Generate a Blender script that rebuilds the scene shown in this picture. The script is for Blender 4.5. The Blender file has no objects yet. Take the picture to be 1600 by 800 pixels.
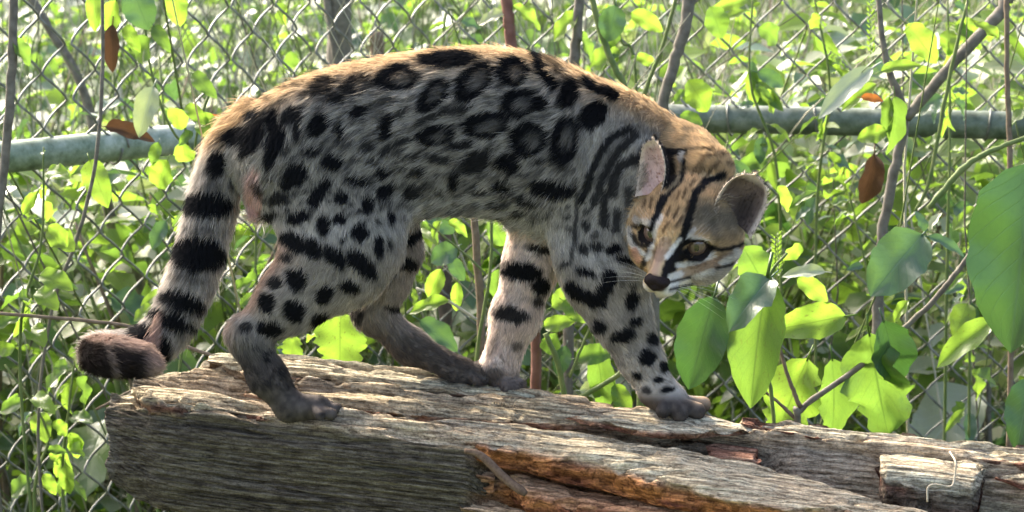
import bpy, bmesh, math, random
import numpy as np
from mathutils import Vector, Matrix

scene = bpy.context.scene
COL = scene.collection
rng = np.random.default_rng(7)
random.seed(7)

# ------------------------------------------------------------------ camera
PITCH = math.radians(10.0)
F_PX = 3385.0                       # focal length in pixels of the 1600 x 800 photograph
DIST = 2.2                          # camera to the plane of the cat
S = DIST / F_PX                     # metres per photo pixel at the cat
CAM = np.array([0.0, -DIST * math.cos(PITCH), 1.0 + DIST * math.sin(PITCH)])
RIGHT = np.array([1.0, 0, 0])
UP = np.array([0, math.sin(PITCH), math.cos(PITCH)])
FWD = np.array([0, math.cos(PITCH), -math.sin(PITCH)])

cam_data = bpy.data.cameras.new('camera')
cam_data.sensor_width = 36.0
cam_data.lens = 36.0 * F_PX / 1600.0
cam_data.clip_start = 0.05
cam_data.clip_end = 400.0
cam_data.dof.use_dof = True
cam_data.dof.focus_distance = 2.17
cam_data.dof.aperture_fstop = (cam_data.lens / 1000.0) / 0.0058
cam = bpy.data.objects.new('camera', cam_data)
cam.location = CAM
cam.rotation_euler = (math.radians(90) - PITCH, 0, 0)
COL.objects.link(cam)
scene.camera = cam

# ------------------------------------------------------------------ sky, sun, exposure
SUN_TO = np.array([-0.64, 0.76, 0.74])
SUN_TO = SUN_TO / np.linalg.norm(SUN_TO)           # direction towards the sun: behind the cat, to its tail side
SUN_EL = math.asin(SUN_TO[2])
SUN_AZ = math.atan2(SUN_TO[0], SUN_TO[1])
world = bpy.data.worlds.new('World')
scene.world = world
world.use_nodes = True
wn = world.node_tree.nodes
wl = world.node_tree.links
sky = wn.new('ShaderNodeTexSky')
sky.sky_type = 'NISHITA'
sky.sun_disc = False
sky.sun_elevation = SUN_EL
sky.sun_rotation = SUN_AZ
sky.air_density = 0.7
sky.dust_density = 6.0
sky.ozone_density = 0.3
bg = wn['Background']
bg.inputs['Strength'].default_value = 0.15
wl.new(sky.outputs[0], bg.inputs['Color'])
sun_data = bpy.data.lights.new('sun', 'SUN')
sun_data.energy = 2.4
sun_data.angle = math.radians(7.0)
sun_data.color = (1.0, 0.93, 0.82)
sun = bpy.data.objects.new('sun', sun_data)
sun.rotation_euler = Vector(SUN_TO).to_track_quat('Z', 'Y').to_euler()
sun.location = (-3, 4, 6)
COL.objects.link(sun)

vs = scene.view_settings
vs.view_transform = 'Standard'
vs.look = 'None'
vs.gamma = 1.0
vs.use_curve_mapping = False
vs.exposure = 2.45
scene.render.engine = 'CYCLES'
scene.cycles.max_bounces = 8
scene.cycles.diffuse_bounces = 4
scene.cycles.glossy_bounces = 3
scene.cycles.transmission_bounces = 6
scene.cycles.transparent_max_bounces = 8
scene.cycles.use_denoising = True
scene.cycles.sample_clamp_indirect = 6.0


# ------------------------------------------------------------------ helpers
def P(u, v, Y):
    """photo pixel (u, v) -> the world point on its ray at depth Y"""
    d = RIGHT * ((u - 800.0) / F_PX) - UP * ((v - 400.0) / F_PX) + FWD
    return CAM + d * ((Y - CAM[1]) / d[1])


def Wp(u, v, y=0.0):
    return P(u, v, y * S)


def to_px(p):
    """world points (n,3) -> photo pixels (n,2)"""
    q = np.asarray(p) - CAM
    z = q @ FWD
    return np.stack([800 + F_PX * (q @ RIGHT) / z, 400 - F_PX * (q @ UP) / z], -1)


def norm(a):
    return a / np.maximum(np.linalg.norm(a, axis=-1, keepdims=True), 1e-9)


def sstep(a, b, x):
    t = np.clip((x - a) / (b - a), 0, 1)
    return t * t * (3 - 2 * t)


def _hash(ix, iy, iz, seed):
    h = (ix.astype(np.int64) * 374761393 + iy.astype(np.int64) * 668265263 + iz.astype(np.int64) * 2147483647 + seed * 144269) & 0x7fffffff
    h = ((h ^ (h >> 13)) * 1274126177) & 0x7fffffff
    h = ((h ^ (h >> 16)) * 668265263) & 0x7fffffff
    return (h ^ (h >> 15)) / float(0x7fffffff)


def vnoise(x, y, z, seed=0):
    x, y, z = np.broadcast_arrays(np.asarray(x, float), np.asarray(y, float), np.asarray(z, float))
    ix, iy, iz = np.floor(x).astype(np.int64), np.floor(y).astype(np.int64), np.floor(z).astype(np.int64)
    fx, fy, fz = x - ix, y - iy, z - iz
    fx, fy, fz = [f * f * (3 - 2 * f) for f in (fx, fy, fz)]
    r = 0
    for a in (0, 1):
        for b in (0, 1):
            for c in (0, 1):
                r = r + _hash(ix + a, iy + b, iz + c, seed) * (fx if a else 1 - fx) * (fy if b else 1 - fy) * (fz if c else 1 - fz)
    return r


def fbm(x, y, z, seed=0, octv=4, gain=0.5):
    r, a, n = 0, 1.0, 0.0
    for i in range(octv):
        f = 2.0 ** i
        r = r + a * vnoise(x * f, y * f, z * f, seed + 17 * i)
        n += a
        a *= gain
    return r / n


def link(o, parent=None):
    COL.objects.link(o)
    if parent is not None:
        o.parent = parent
    return o


def tag(o, label=None, cat=None, group=None, kind=None):
    if label: o['label'] = label
    if cat: o['category'] = cat
    if group: o['group'] = group
    if kind: o['kind'] = kind
    return o


def empty(name, loc, label=None, cat=None, group=None):
    o = bpy.data.objects.new(name, None)
    o.location = [float(c) for c in loc]
    o.empty_display_size = 0.05
    link(o)
    return tag(o, label, cat, group)


def mesh_data(name, verts, faces, mat=None, smooth=True, col=None):
    me = bpy.data.meshes.new(name)
    verts = np.asarray(verts, np.float32)
    if isinstance(faces, np.ndarray):
        n, k = faces.shape
        me.vertices.add(len(verts)); me.vertices.foreach_set('co', verts.ravel())
        me.loops.add(n * k); me.loops.foreach_set('vertex_index', faces.astype(np.int32).ravel())
        me.polygons.add(n); me.polygons.foreach_set('loop_start', np.arange(0, n * k, k, dtype=np.int32))
        me.update(calc_edges=True)
        me.validate()
    else:
        me.from_pydata(verts.tolist(), [], faces)
        me.update()
    if smooth:
        me.polygons.foreach_set('use_smooth', np.ones(len(me.polygons), bool))
    if col is not None:
        at = me.color_attributes.new('Col', 'FLOAT_COLOR', 'POINT')
        c = np.ones((len(verts), 4), np.float32); c[:, :3] = col
        at.data.foreach_set('color', c.ravel())
    if mat is not None:
        me.materials.append(mat)
    return me


def mobj(name, verts, faces, mat=None, parent=None, smooth=True, col=None, local=True):
    """mesh object; the vertices are world positions, made local to the parent"""
    verts = np.asarray(verts, float)
    if parent is not None and local:
        verts = verts - np.array(parent.matrix_world.translation if parent.parent else parent.location)
    o = bpy.data.objects.new(name, mesh_data(name, verts, faces, mat, smooth, col))
    return link(o, parent)


def tube(pts, rad, n=8, caps=True, twist=0.0):
    """tube round a polyline: verts, quads (list)"""
    pts = np.asarray(pts, float); m = len(pts)
    rad = np.broadcast_to(np.asarray(rad, float), (m,))
    tan = norm(np.gradient(pts, axis=0))
    ref = np.array([0, 0, 1.0]) if abs(tan[0][2]) < 0.9 else np.array([1.0, 0, 0])
    nrm = ref - tan[0] * (ref @ tan[0]); nrm /= np.linalg.norm(nrm)
    V = []
    ang = np.linspace(0, 2 * math.pi, n, endpoint=False)
    for i in range(m):
        nrm = nrm - tan[i] * (nrm @ tan[i]); nrm /= max(np.linalg.norm(nrm), 1e-9)
        b = np.cross(tan[i], nrm)
        V.append(pts[i] + rad[i] * (np.cos(ang)[:, None] * nrm + np.sin(ang)[:, None] * b))
    V = np.concatenate(V)
    Fq = []
    for i in range(m - 1):
        for j in range(n):
            k = (j + 1) % n
            Fq.append((i * n + j, i * n + k, (i + 1) * n + k, (i + 1) * n + j))
    if caps:
        Fq.append(tuple(range(n - 1, -1, -1)))
        Fq.append(tuple((m - 1) * n + j for j in range(n)))
    return V, Fq


def smooth_path(pts, n):
    """Catmull-Rom through the points, n samples"""
    pts = np.asarray(pts, float)
    q = np.vstack([2 * pts[0] - pts[1], pts, 2 * pts[-1] - pts[-2]])
    t = np.linspace(0, len(pts) - 1 - 1e-6, n)
    i = t.astype(int); f = (t - i)[:, None]
    p0, p1, p2, p3 = q[i], q[i + 1], q[i + 2], q[i + 3]
    return 0.5 * (2 * p1 + (p2 - p0) * f + (2 * p0 - 5 * p1 + 4 * p2 - p3) * f ** 2 + (3 * p1 - p0 - 3 * p2 + p3) * f ** 3)


# ------------------------------------------------------------------ materials
def new_mat(name):
    m = bpy.data.materials.new(name)
    m.use_nodes = True
    nt = m.node_tree
    for n in list(nt.nodes):
        nt.nodes.remove(n)
    out = nt.nodes.new('ShaderNodeOutputMaterial')
    return m, nt, out


def N(nt, kind, **kw):
    n = nt.nodes.new(kind)
    for k, v in kw.items():
        if k in n.inputs:
            n.inputs[k].default_value = v
        else:
            setattr(n, k, v)
    return n


def ramp(nt, src, stops):
    r = nt.nodes.new('ShaderNodeValToRGB')
    e = r.color_ramp.elements
    while len(e) < len(stops):
        e.new(0.5)
    for el, (p, c) in zip(e, stops):
        el.position = p
        el.color = tuple(c) + (1,) if len(c) == 3 else c
    nt.links.new(src, r.inputs['Fac'])
    return r
# ================================================================== ground
gm, nt, out = new_mat('forest_floor')
tc = N(nt, 'ShaderNodeTexCoord')
n1 = N(nt, 'ShaderNodeTexNoise', Scale=2.2, Detail=9.0, Roughness=.65); nt.links.new(tc.outputs['Object'], n1.inputs['Vector'])
n2 = N(nt, 'ShaderNodeTexVoronoi', Scale=22.0); nt.links.new(tc.outputs['Object'], n2.inputs['Vector'])
r1_ = ramp(nt, n1.outputs['Fac'], [(.30, (.035, .030, .016)), (.46, (.07, .085, .025)), (.58, (.11, .15, .04)), (.72, (.20, .175, .10))])
r2_ = ramp(nt, n2.outputs['Color'], [(.2, (.55, .5, .4)), (.8, (1.25, 1.2, 1.0))])
mm = N(nt, 'ShaderNodeMix', data_type='RGBA', blend_type='MULTIPLY'); mm.inputs['Factor'].default_value = .8
nt.links.new(r1_.outputs[0], mm.inputs['A']); nt.links.new(r2_.outputs[0], mm.inputs['B'])
b = N(nt, 'ShaderNodeBsdfPrincipled', Roughness=.95)
nt.links.new(mm.outputs['Result'], b.inputs['Base Color'])
bp = N(nt, 'ShaderNodeBump', Strength=.8, Distance=.05); nt.links.new(n2.outputs['Distance'], bp.inputs['Height']); nt.links.new(bp.outputs[0], b.inputs['Normal'])
nt.links.new(b.outputs[0], out.inputs[0])
gx_ = np.concatenate([np.linspace(-120, -8, 12), np.linspace(-7, 7, 57), np.linspace(8, 120, 12)])
gy_ = np.concatenate([np.linspace(-60, -5, 8), np.linspace(-4, 14, 73), np.linspace(16, 200, 14)])
GX, GY = np.meshgrid(gx_, gy_, indexing='ij')
GZ = (fbm(GX * .35, GY * .35, 0 * GX, 5, 3) - .5) * .22 * sstep(0, 2.5, np.hypot(GX, GY - .5))
gi = np.arange(GX.size).reshape(GX.shape)
gf = np.stack([gi[:-1, :-1], gi[1:, :-1], gi[1:, 1:], gi[:-1, 1:]], -1).reshape(-1, 4)
ground = mobj('ground', np.stack([GX, GY, GZ], -1).reshape(-1, 3), gf, gm)
tag(ground, kind='structure')


def ground_z(x, y):
    return float((fbm(np.array([x * .35]), np.array([y * .35]), np.array([0.0]), 5, 3)[0] - .5) * .22 * sstep(0, 2.5, math.hypot(x, y - .5)))


# ================================================================== chain-link fence
ZP = P(1350, 190, 1.09)[2]                                    # height of the rail


def on_rail(u, v):
    d = RIGHT * ((u - 800) / F_PX) - UP * ((v - 400) / F_PX) + FWD
    return CAM + d * ((ZP - CAM[2]) / d[2])


rr0, rr1 = on_rail(1100, 187), on_rail(1600, 196)
ll0, ll1 = on_rail(0, 247), on_rail(240, 223)
# corner where the two fence lines meet
def isect(a, b, c, d):
    r, s = (b - a)[:2], (d - c)[:2]
    t = ((c[0] - a[0]) * s[1] - (c[1] - a[1]) * s[0]) / (r[0] * s[1] - r[1] * s[0])
    return a + (b - a) * t


CORNER = isect(rr0, rr1, ll0, ll1)
rdir = norm((rr1 - rr0) * np.array((1, 1, 0))); ldir = norm((ll0 - ll1) * np.array((1, 1, 0)))

wire_m, nt, out = new_mat('fence_wire')
tc = N(nt, 'ShaderNodeTexCoord'); n1 = N(nt, 'ShaderNodeTexNoise', Scale=60.0, Detail=5.0); nt.links.new(tc.outputs['Object'], n1.inputs['Vector'])
rp = ramp(nt, n1.outputs['Fac'], [(.32, (.06, .065, .045)), (.55, (.15, .155, .125)), (.75, (.26, .26, .23))])
b = N(nt, 'ShaderNodeBsdfPrincipled', Roughness=.5, Metallic=.2); nt.links.new(rp.outputs[0], b.inputs['Base Color']); nt.links.new(b.outputs[0], out.inputs[0])
def rail_mat(name, k):
    m, nt, out = new_mat(name)
    tc = N(nt, 'ShaderNodeTexCoord'); n1 = N(nt, 'ShaderNodeTexNoise', Scale=38.0, Detail=9.0, Roughness=.7); nt.links.new(tc.outputs['Object'], n1.inputs['Vector'])
    n2 = N(nt, 'ShaderNodeTexNoise', Scale=7.0, Detail=5.0); nt.links.new(tc.outputs['Object'], n2.inputs['Vector'])
    rp = ramp(nt, n1.outputs['Fac'], [(q, tuple(c * k for c in cc)) for q, cc in ((.32, (.08, .115, .065)), (.44, (.19, .24, .165)), (.57, (.33, .38, .31)), (.72, (.52, .55, .5)))])
    rp2 = ramp(nt, n2.outputs['Fac'], [(.35, (.6, .72, .5)), (.65, (1.1, 1.1, 1.05))])
    mm = N(nt, 'ShaderNodeMix', data_type='RGBA', blend_type='MULTIPLY'); mm.inputs['Factor'].default_value = .8
    nt.links.new(rp.outputs[0], mm.inputs['A']); nt.links.new(rp2.outputs[0], mm.inputs['B'])
    b = N(nt, 'ShaderNodeBsdfPrincipled', Roughness=.5); nt.links.new(mm.outputs['Result'], b.inputs['Base Color'])
    bp = N(nt, 'ShaderNodeBump', Strength=.35, Distance=.002); nt.links.new(n1.outputs['Fac'], bp.inputs['Height']); nt.links.new(bp.outputs[0], b.inputs['Normal'])
    nt.links.new(b.outputs[0], out.inputs[0])
    return m


pipe_m, pipe_dark = rail_mat('mossy_rail', .8), rail_mat('green_rail', .45)
rust_m, nt, out = new_mat('rusty_post')
tc = N(nt, 'ShaderNodeTexCoord'); n1 = N(nt, 'ShaderNodeTexNoise', Scale=50.0, Detail=7.0); nt.links.new(tc.outputs['Object'], n1.inputs['Vector'])
rp = ramp(nt, n1.outputs['Fac'], [(.35, (.05, .04, .03)), (.6, (.11, .08, .055))])
b = N(nt, 'ShaderNodeBsdfPrincipled', Roughness=.85); nt.links.new(rp.outputs[0], b.inputs['Base Color']); nt.links.new(b.outputs[0], out.inputs[0])
PIPE_R = .0212
CELL_W, CELL_H = .0765, .074


def wire_mesh():
    """one flattened helix of wire, running up from z = 0"""
    nper = 25
    k = 12
    t = np.arange(nper * k + 1) / k
    ph = 2 * math.pi * t
    tri = 2 / math.pi * np.arcsin(np.sin(ph) * .985)
    pts = np.stack([tri * CELL_W * .268, np.cos(ph) * .0075, t * CELL_H], 1)
    v, f = tube(pts, .0018, 6)
    return mesh_data('wire', v, f, wire_m)


WIRE = wire_mesh()


def fence(label, direction, start, length, ties, post_at):
    ang = math.atan2(direction[1], direction[0])
    root = empty('chain_link_fence', (start[0], start[1], 0), label, 'fence')
    root.rotation_euler = (0, 0, ang)
    pitch = CELL_W / 2
    nw = int(length / pitch)
    for i in range(nw):
        o = bpy.data.objects.new('wire', WIRE); link(o, root)
        o.location = ((i + .5) * pitch, random.gauss(0, .0012), .03 + (i % 2) * CELL_H / 2 + random.gauss(0, .001))
        o.rotation_euler = (random.gauss(0, .004), 0, random.gauss(0, .05))
    # rail and its tie wires: the rail runs behind the mesh
    xs = np.linspace(0.0, length, 40)
    side = 1 if math.sin(ang) * 0 + (np.cross(direction, (0, 0, 1.0)) @ np.array((0, -1, 0))) > 0 else -1
    pts = np.stack([xs, np.full_like(xs, .0), np.full_like(xs, ZP)], 1)
    pts[:, 1] = side * .0
    pts[:, 2] += .0015 * np.sin(xs * 4)
    v, f = tube(pts, PIPE_R, 24)
    o = bpy.data.objects.new('rail', mesh_data('rail', v, f, pipe_m if 'mossy' in label else pipe_dark)); link(o, root)
    for x in ties:
        a = np.linspace(0, 2 * math.pi, 22)
        loop = np.stack([x + .006 * np.sin(a * .5 + x * 9), (PIPE_R + .0022) * np.cos(a), ZP + (PIPE_R + .0022) * np.sin(a)], 1)
        v, f = tube(loop, .0017, 6)
        o = bpy.data.objects.new('tie_wire', mesh_data('tie_wire', v, f, wire_m)); link(o, root)
    for x in post_at:
        th = .012 if x < .1 else .026
        v, f = tube([(x, .035, -.2), (x, .035, .7), (x, .035, ZP + (.03 if x < .1 else .7))], th, 18)
        o = bpy.data.objects.new('post', mesh_data('post', v, f, pipe_m if x > .1 else rust_m)); link(o, root)
    return root


def along(pt, start, direction):
    return float((pt - start) @ direction)


cr = np.array((CORNER[0], CORNER[1], 0))
fence('green chain-link fence panel with horizontal rail behind the cat\'s head', rdir, cr, 2.1,
      [along(on_rail(u, 190), CORNER, rdir) for u in (1141, 1272, 1540)], [.01, 1.75])
fence('chain-link fence panel with pale mossy rail slanting away behind the cat\'s tail', ldir, cr, 1.7,
      [along(on_rail(u, v), CORNER, ldir) for u, v in ((183, 229), (420, 205))], [1.5])
# ================================================================== the cat
FUR = 0.0035

# ---- head frame: right / away / up axes of the camera turned by yaw, pitch, roll
def head_axes(yaw, pitch, roll):
    B = np.array([[1, 0, 0], [0, -1, 0], [0, 0, 1]], float)
    c, s = math.cos(yaw), math.sin(yaw); Rz = np.array([[c, -s, 0], [s, c, 0], [0, 0, 1]])
    c, s = math.cos(pitch), math.sin(pitch); Rx = np.array([[1, 0, 0], [0, c, -s], [0, s, c]])
    c, s = math.cos(roll), math.sin(roll); Ry = np.array([[c, 0, s], [0, 1, 0], [-s, 0, c]])
    M = Ry @ Rz @ Rx @ B
    cam_m = np.stack([RIGHT, FWD, UP], 1)
    return cam_m @ M                      # columns: cat's left, forward, up in world axes


HM = head_axes(math.radians(-19.9), math.radians(27.3), math.radians(15.8))
HY = -0.082
HC = P(1068, 371.8, HY)
HS = 2.23 * S * (np.dot(HC - CAM, FWD) / DIST)          # metres per canonical head millimetre


def H(l, f, u):
    return HC + HM @ (np.array([l, f, u], float) * HS)


# ---- trunk stations: u, top, bottom, half width, lateral centre (photo pixels)
TR = np.array([
    (352, 222, 248, 16, 0), (366, 190, 288, 38, 0), (392, 166, 320, 60, 0), (430, 139, 345, 78, 0), (480, 116, 358, 88, 0),
    (540, 98, 360, 90, 0), (600, 87, 356, 88, 0), (660, 77, 337, 87, 0), (720, 72, 333, 87, 0), (780, 71, 340, 88, 0),
    (840, 81, 358, 87, 0), (900, 102, 388, 85, -2), (950, 127, 408, 78, -4), (1000, 153, 408, 68, -4), (1040, 180, 392, 54, -4),
    (1070, 205, 362, 40, -4), (1088, 235, 322, 18, -4)], float)
tr_uu = np.linspace(352, 1088, 160)
TRI = np.stack([tr_uu] + [np.interp(tr_uu, TR[:, 0], TR[:, k]) for k in range(1, 5)], 1)
for k in range(1, 5):                                    # soften the linear interpolation
    a = np.pad(TRI[:, k], 5, mode='edge')
    TRI[5:-5, k] = np.convolve(a, np.ones(11) / 11, 'valid')[5:-5]
TR_X = np.array([Wp(r[0], (r[1] + r[2]) / 2, r[4])[0] for r in TRI])
TR_Z = np.array([Wp(r[0], (r[1] + r[2]) / 2, r[4])[2] for r in TRI])
TR_H = (TRI[:, 2] - TRI[:, 1]) / 2 * S
TR_W = TRI[:, 3] * S
TR_Y = TRI[:, 4] * S


def sd_trunk(p):
    x = p[..., 0]
    zc, hh, hw, yc = [np.interp(x, TR_X, a) for a in (TR_Z, TR_H, TR_W, TR_Y)]
    k = np.sqrt(((p[..., 2] - zc) / hh) ** 2 + ((p[..., 1] - yc) / hw) ** 2)
    d = (k - 1) * np.minimum(hh, hw)
    over = np.maximum(TR_X[0] - x, x - TR_X[-1])
    return np.where(over > 0, np.sqrt(np.maximum(d, 0) ** 2 + over ** 2), d)


def sd_cone(p, a, b, ra, rb, ky):
    q = p.copy()
    a2, b2 = a.copy(), b.copy()
    if ky != 1.0:
        q[..., 1] = q[..., 1] / ky; a2[1] /= ky; b2[1] /= ky
    ba = b2 - a2
    t = np.clip(((q - a2) @ ba) / max(ba @ ba, 1e-12), 0, 1)
    d = np.linalg.norm(q - a2 - t[..., None] * ba, axis=-1) - (ra + t * (rb - ra))
    return d * (ky if ky < 1 else 1.0)


def sd_head_ell(p, c, r):
    q = (p - HC) @ HM / HS - np.array(c, float)
    r = np.array(r, float)
    k = np.linalg.norm(q / r, axis=-1)
    return (k - 1) * r.min() * HS


PRIMS = []      # dict(kind, part, k, bbox lo/hi, fn, dir)


def limb(part, pts, k=0.014, ky=1.0, direction=None):
    """chain of tapering segments; pts rows: u, v, lateral y, radius (photo pixels)"""
    for (u0, v0, y0, r0), (u1, v1, y1, r1) in zip(pts[:-1], pts[1:]):
        a, b = Wp(u0, v0, y0), Wp(u1, v1, y1)
        ra, rb = r0 * S, r1 * S
        lo = np.minimum(a - ra, b - rb); hi = np.maximum(a + ra, b + rb)
        dr = norm(b - a) if direction is None else norm(np.array(direction, float))
        PRIMS.append(dict(part=part, k=k, lo=lo, hi=hi, dir=dr,
                          fn=lambda p, a=a, b=b, ra=ra, rb=rb, ky=ky: sd_cone(p, a, b, ra, rb, ky)))


PRIMS.append(dict(part='trunk', k=0.001, lo=np.array([TR_X[0] - .01, -.08, TR_Z.min() - .13]), hi=np.array([TR_X[-1] + .01, .08, 1.3]),
                  dir=norm(np.array([-0.9, 0, -0.42])), fn=sd_trunk))
# far legs
limb('hind_far', [(585, 290, 42, 84), (612, 392, 50, 50)], k=0.02, ky=0.6)
limb('hind_far', [(612, 392, 50, 48), (600, 440, 52, 40), (583, 487, 54, 33)])
limb('hind_far', [(583, 487, 54, 33), (640, 541, 54, 29), (712, 577, 52, 25)])
limb('hind_far', [(712, 579, 52, 25), (748, 585, 50, 23)], k=0.008)
limb('fore_far', [(852, 330, 30, 66), (832, 410, 44, 47)], k=0.02, ky=0.75)
limb('fore_far', [(832, 410, 44, 46), (806, 492, 48, 40), (783, 566, 50, 33)])
limb('fore_far', [(783, 566, 50, 32), (788, 592, 48, 29)], k=0.008)
# near legs
limb('hind_near', [(478, 240, -40, 84), (535, 372, -55, 92)], k=0.022, ky=0.5)
limb('hind_near', [(535, 372, -55, 90), (520, 410, -58, 74)], k=0.02, ky=0.55)
limb('hind_near', [(530, 402, -58, 70), (452, 470, -62, 48), (390, 520, -66, 32)], k=0.018, ky=0.72)
limb('hind_near', [(385, 524, -66, 33), (418, 590, -70, 31), (452, 634, -74, 28)])
limb('hind_near', [(452, 636, -74, 27), (498, 637, -78, 25)], k=0.008)
limb('fore_near', [(925, 255, -45, 96), (940, 400, -58, 72)], k=0.022, ky=0.42)
limb('fore_near', [(940, 400, -56, 66), (948, 440, -58, 58)], k=0.02, ky=0.62)
limb('fore_near', [(946, 436, -58, 57), (972, 500, -60, 46), (1000, 560, -64, 36), (1024, 604, -68, 34)], k=0.014, ky=0.85)
limb('fore_near', [(1026, 610, -68, 33), (1048, 626, -72, 33)], k=0.008)
# toes of each paw
for part, toes in (('fore_near', [(1036, 642, -110, 17), (1062, 646, -110, 19), (1089, 642, -98, 19), (1098, 632, -66, 18)]),
                   ('hind_near', [(500, 650, -110, 13), (517, 647, -100, 15), (526, 639, -78, 15), (514, 633, -56, 14)]),
                   ('fore_far', [(790, 606, 20, 15), (804, 606, 26, 17), (812, 601, 42, 16), (806, 596, 58, 15)]),
                   ('hind_far', [(744, 597, 26, 12), (756, 594, 36, 13), (758, 588, 52, 13)])):
    root = {'fore_near': (1044, 626, -72, 24), 'hind_near': (490, 638, -77, 20), 'fore_far': (786, 592, 46, 24), 'hind_far': (735, 584, 50, 20)}[part]
    for t in toes:
        limb(part, [(root[0], root[1], (root[2] + t[2]) / 2, t[3] * 0.9), t], k=0.0022)
# rump point under the tail
limb('trunk', [(404, 285, -10, 22), (402, 320, -12, 18)], k=0.012, direction=(-.2, 0, -1))
# tail: hangs, sweeps left, and its tip curls back towards the camera
TAIL = [(400, 190, 6, 37), (362, 232, 8, 37), (340, 290, 8, 36), (324, 350, 6, 36), (308, 410, 4, 36), (288, 465, 4, 35), (258, 518, 8, 34),
        (212, 545, 14, 32), (170, 550, 4, 30), (152, 553, -22, 29), (176, 556, -52, 30), (212, 562, -68, 26), (234, 567, -74, 17)]
tp = smooth_path(np.array(TAIL, float), 40)
limb('tail', [tuple(r) for r in tp], k=0.006)
# neck and head
limb('neck', [(955, 262, 0, 92), (1072, 292, -34, 70)], k=0.03, ky=0.72, direction=(-.85, 0.2, -.45))
limb('head', [(1102, 266, -84, 46), (1072, 246, -34, 50)], k=0.02, direction=(-.7, .7, .2))
HEAD = [((0, -10, 8), (36, 41, 33), .006), ((0, -14, 24), (25, 30, 19), .012), ((25, -4, 0), (17, 24, 20), .012), ((-25, -4, 0), (17, 24, 20), .012), ((19, 6, -11), (18, 22, 17), .010), ((-19, 6, -11), (18, 22, 17), .010), ((0, 32, -18), (14.5, 19, 12), .012),
        ((0, 10, -22), (20, 22, 10), .010), ((17, 20, 14), (10, 9, 6), .010), ((-17, 20, 14), (10, 9, 6), .010),
        ((6.5, 40, -21.5), (8, 9, 7.5), .006), ((-6.5, 40, -21.5), (8, 9, 7.5), .006), ((0, 34, -30), (8, 9, 5), .005),
        ((0, 22, 12), (13, 12, 12), .012)]
for c, r, k in HEAD:
    cw = H(*c); rr = max(r) * HS
    PRIMS.append(dict(part='head', k=k, lo=cw - rr, hi=cw + rr, dir=None, fn=lambda p, c=c, r=r: sd_head_ell(p, c, r)))
a, b = H(0, 22, 9), H(0, 46, -13)
PRIMS.append(dict(part='head', k=.008, lo=np.minimum(a, b) - .02, hi=np.maximum(a, b) + .02, dir=None,
                  fn=lambda p, a=a, b=b: sd_cone(p, a, b, 12 * HS, 8.5 * HS, 1.0)))
EYES = [np.array((-21.5, 21.5, 5.5)), np.array((18.5, 22.5, 5.5))]
EYE_R = 9.6
EYE_DIR = [norm(np.array((-0.42, 0.9, 0.05))), norm(np.array((0.42, 0.9, 0.05)))]


def smin(a, b, k):
    h = np.clip(0.5 + 0.5 * (b - a) / k, 0, 1)
    return b + (a - b) * h - k * h * (1 - h)


def surface_nets(d, org, vox):
    nx, ny, nz = d.shape
    s = d < 0
    cells = np.zeros((nx - 1, ny - 1, nz - 1), np.int8)
    for i in (0, 1):
        for j in (0, 1):
            for k in (0, 1):
                cells += s[i:nx - 1 + i, j:ny - 1 + j, k:nz - 1 + k]
    act = (cells > 0) & (cells < 8)
    idx = np.argwhere(act)
    vid = np.full(act.shape, -1, np.int64); vid[act] = np.arange(len(idx))
    acc = np.zeros((len(idx), 3)); cnt = np.zeros(len(idx))
    corners = [(i, j, k) for i in (0, 1) for j in (0, 1) for k in (0, 1)]
    val = {c: d[idx[:, 0] + c[0], idx[:, 1] + c[1], idx[:, 2] + c[2]] for c in corners}
    for c in corners:
        for ax in range(3):
            if c[ax] == 0:
                e = list(c); e[ax] = 1; e = tuple(e)
                v0, v1 = val[c], val[e]
                m = (v0 < 0) != (v1 < 0)
                t = np.where(m, v0 / np.where(m, v0 - v1, 1), 0)
                pt = np.tile(np.array(c, float), (len(idx), 1)); pt[:, ax] += t
                acc[m] += pt[m]; cnt[m] += 1
    V = org + (idx + acc / cnt[:, None]) * vox
    quads = []
    for ax in range(3):
        sl0 = [slice(1, -1)] * 3; sl1 = [slice(1, -1)] * 3
        sl0[ax] = slice(0, d.shape[ax] - 1); sl1[ax] = slice(1, d.shape[ax])
        m = s[tuple(sl0)] != s[tuple(sl1)]
        e = np.argwhere(m)
        off = np.array([1, 1, 1]); off[ax] = 0
        e = e + off
        o1, o2 = [(1, 2), (2, 0), (0, 1)][ax]
        c = [e.copy() for _ in range(4)]
        c[0][:, o1] -= 1; c[0][:, o2] -= 1
        c[1][:, o2] -= 1
        c[3][:, o1] -= 1
        q = np.stack([vid[x[:, 0], x[:, 1], x[:, 2]] for x in c], 1)
        inside = s[e[:, 0], e[:, 1], e[:, 2]]
        q[inside] = q[inside][:, ::-1]
        quads.append(q)
    return V, np.concatenate(quads)


VOX = 0.0023
glo = np.min([p['lo'] for p in PRIMS], 0) - 0.012
ghi = np.max([p['hi'] for p in PRIMS], 0) + 0.012
dims = np.ceil((ghi - glo) / VOX).astype(int) + 1
D = np.full(dims, 0.05, np.float32)
for pr in PRIMS:
    m = pr['k'] + 0.006
    i0 = np.maximum(((pr['lo'] - m - glo) / VOX).astype(int), 0)
    i1 = np.minimum(((pr['hi'] + m - glo) / VOX).astype(int) + 2, dims)
    sl = tuple(slice(a, b) for a, b in zip(i0, i1))
    g = np.stack(np.meshgrid(*[glo[a] + np.arange(i0[a], i1[a]) * VOX for a in range(3)], indexing='ij'), -1)
    D[sl] = smin(D[sl], pr['fn'](g), pr['k'])
D += FUR
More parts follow.
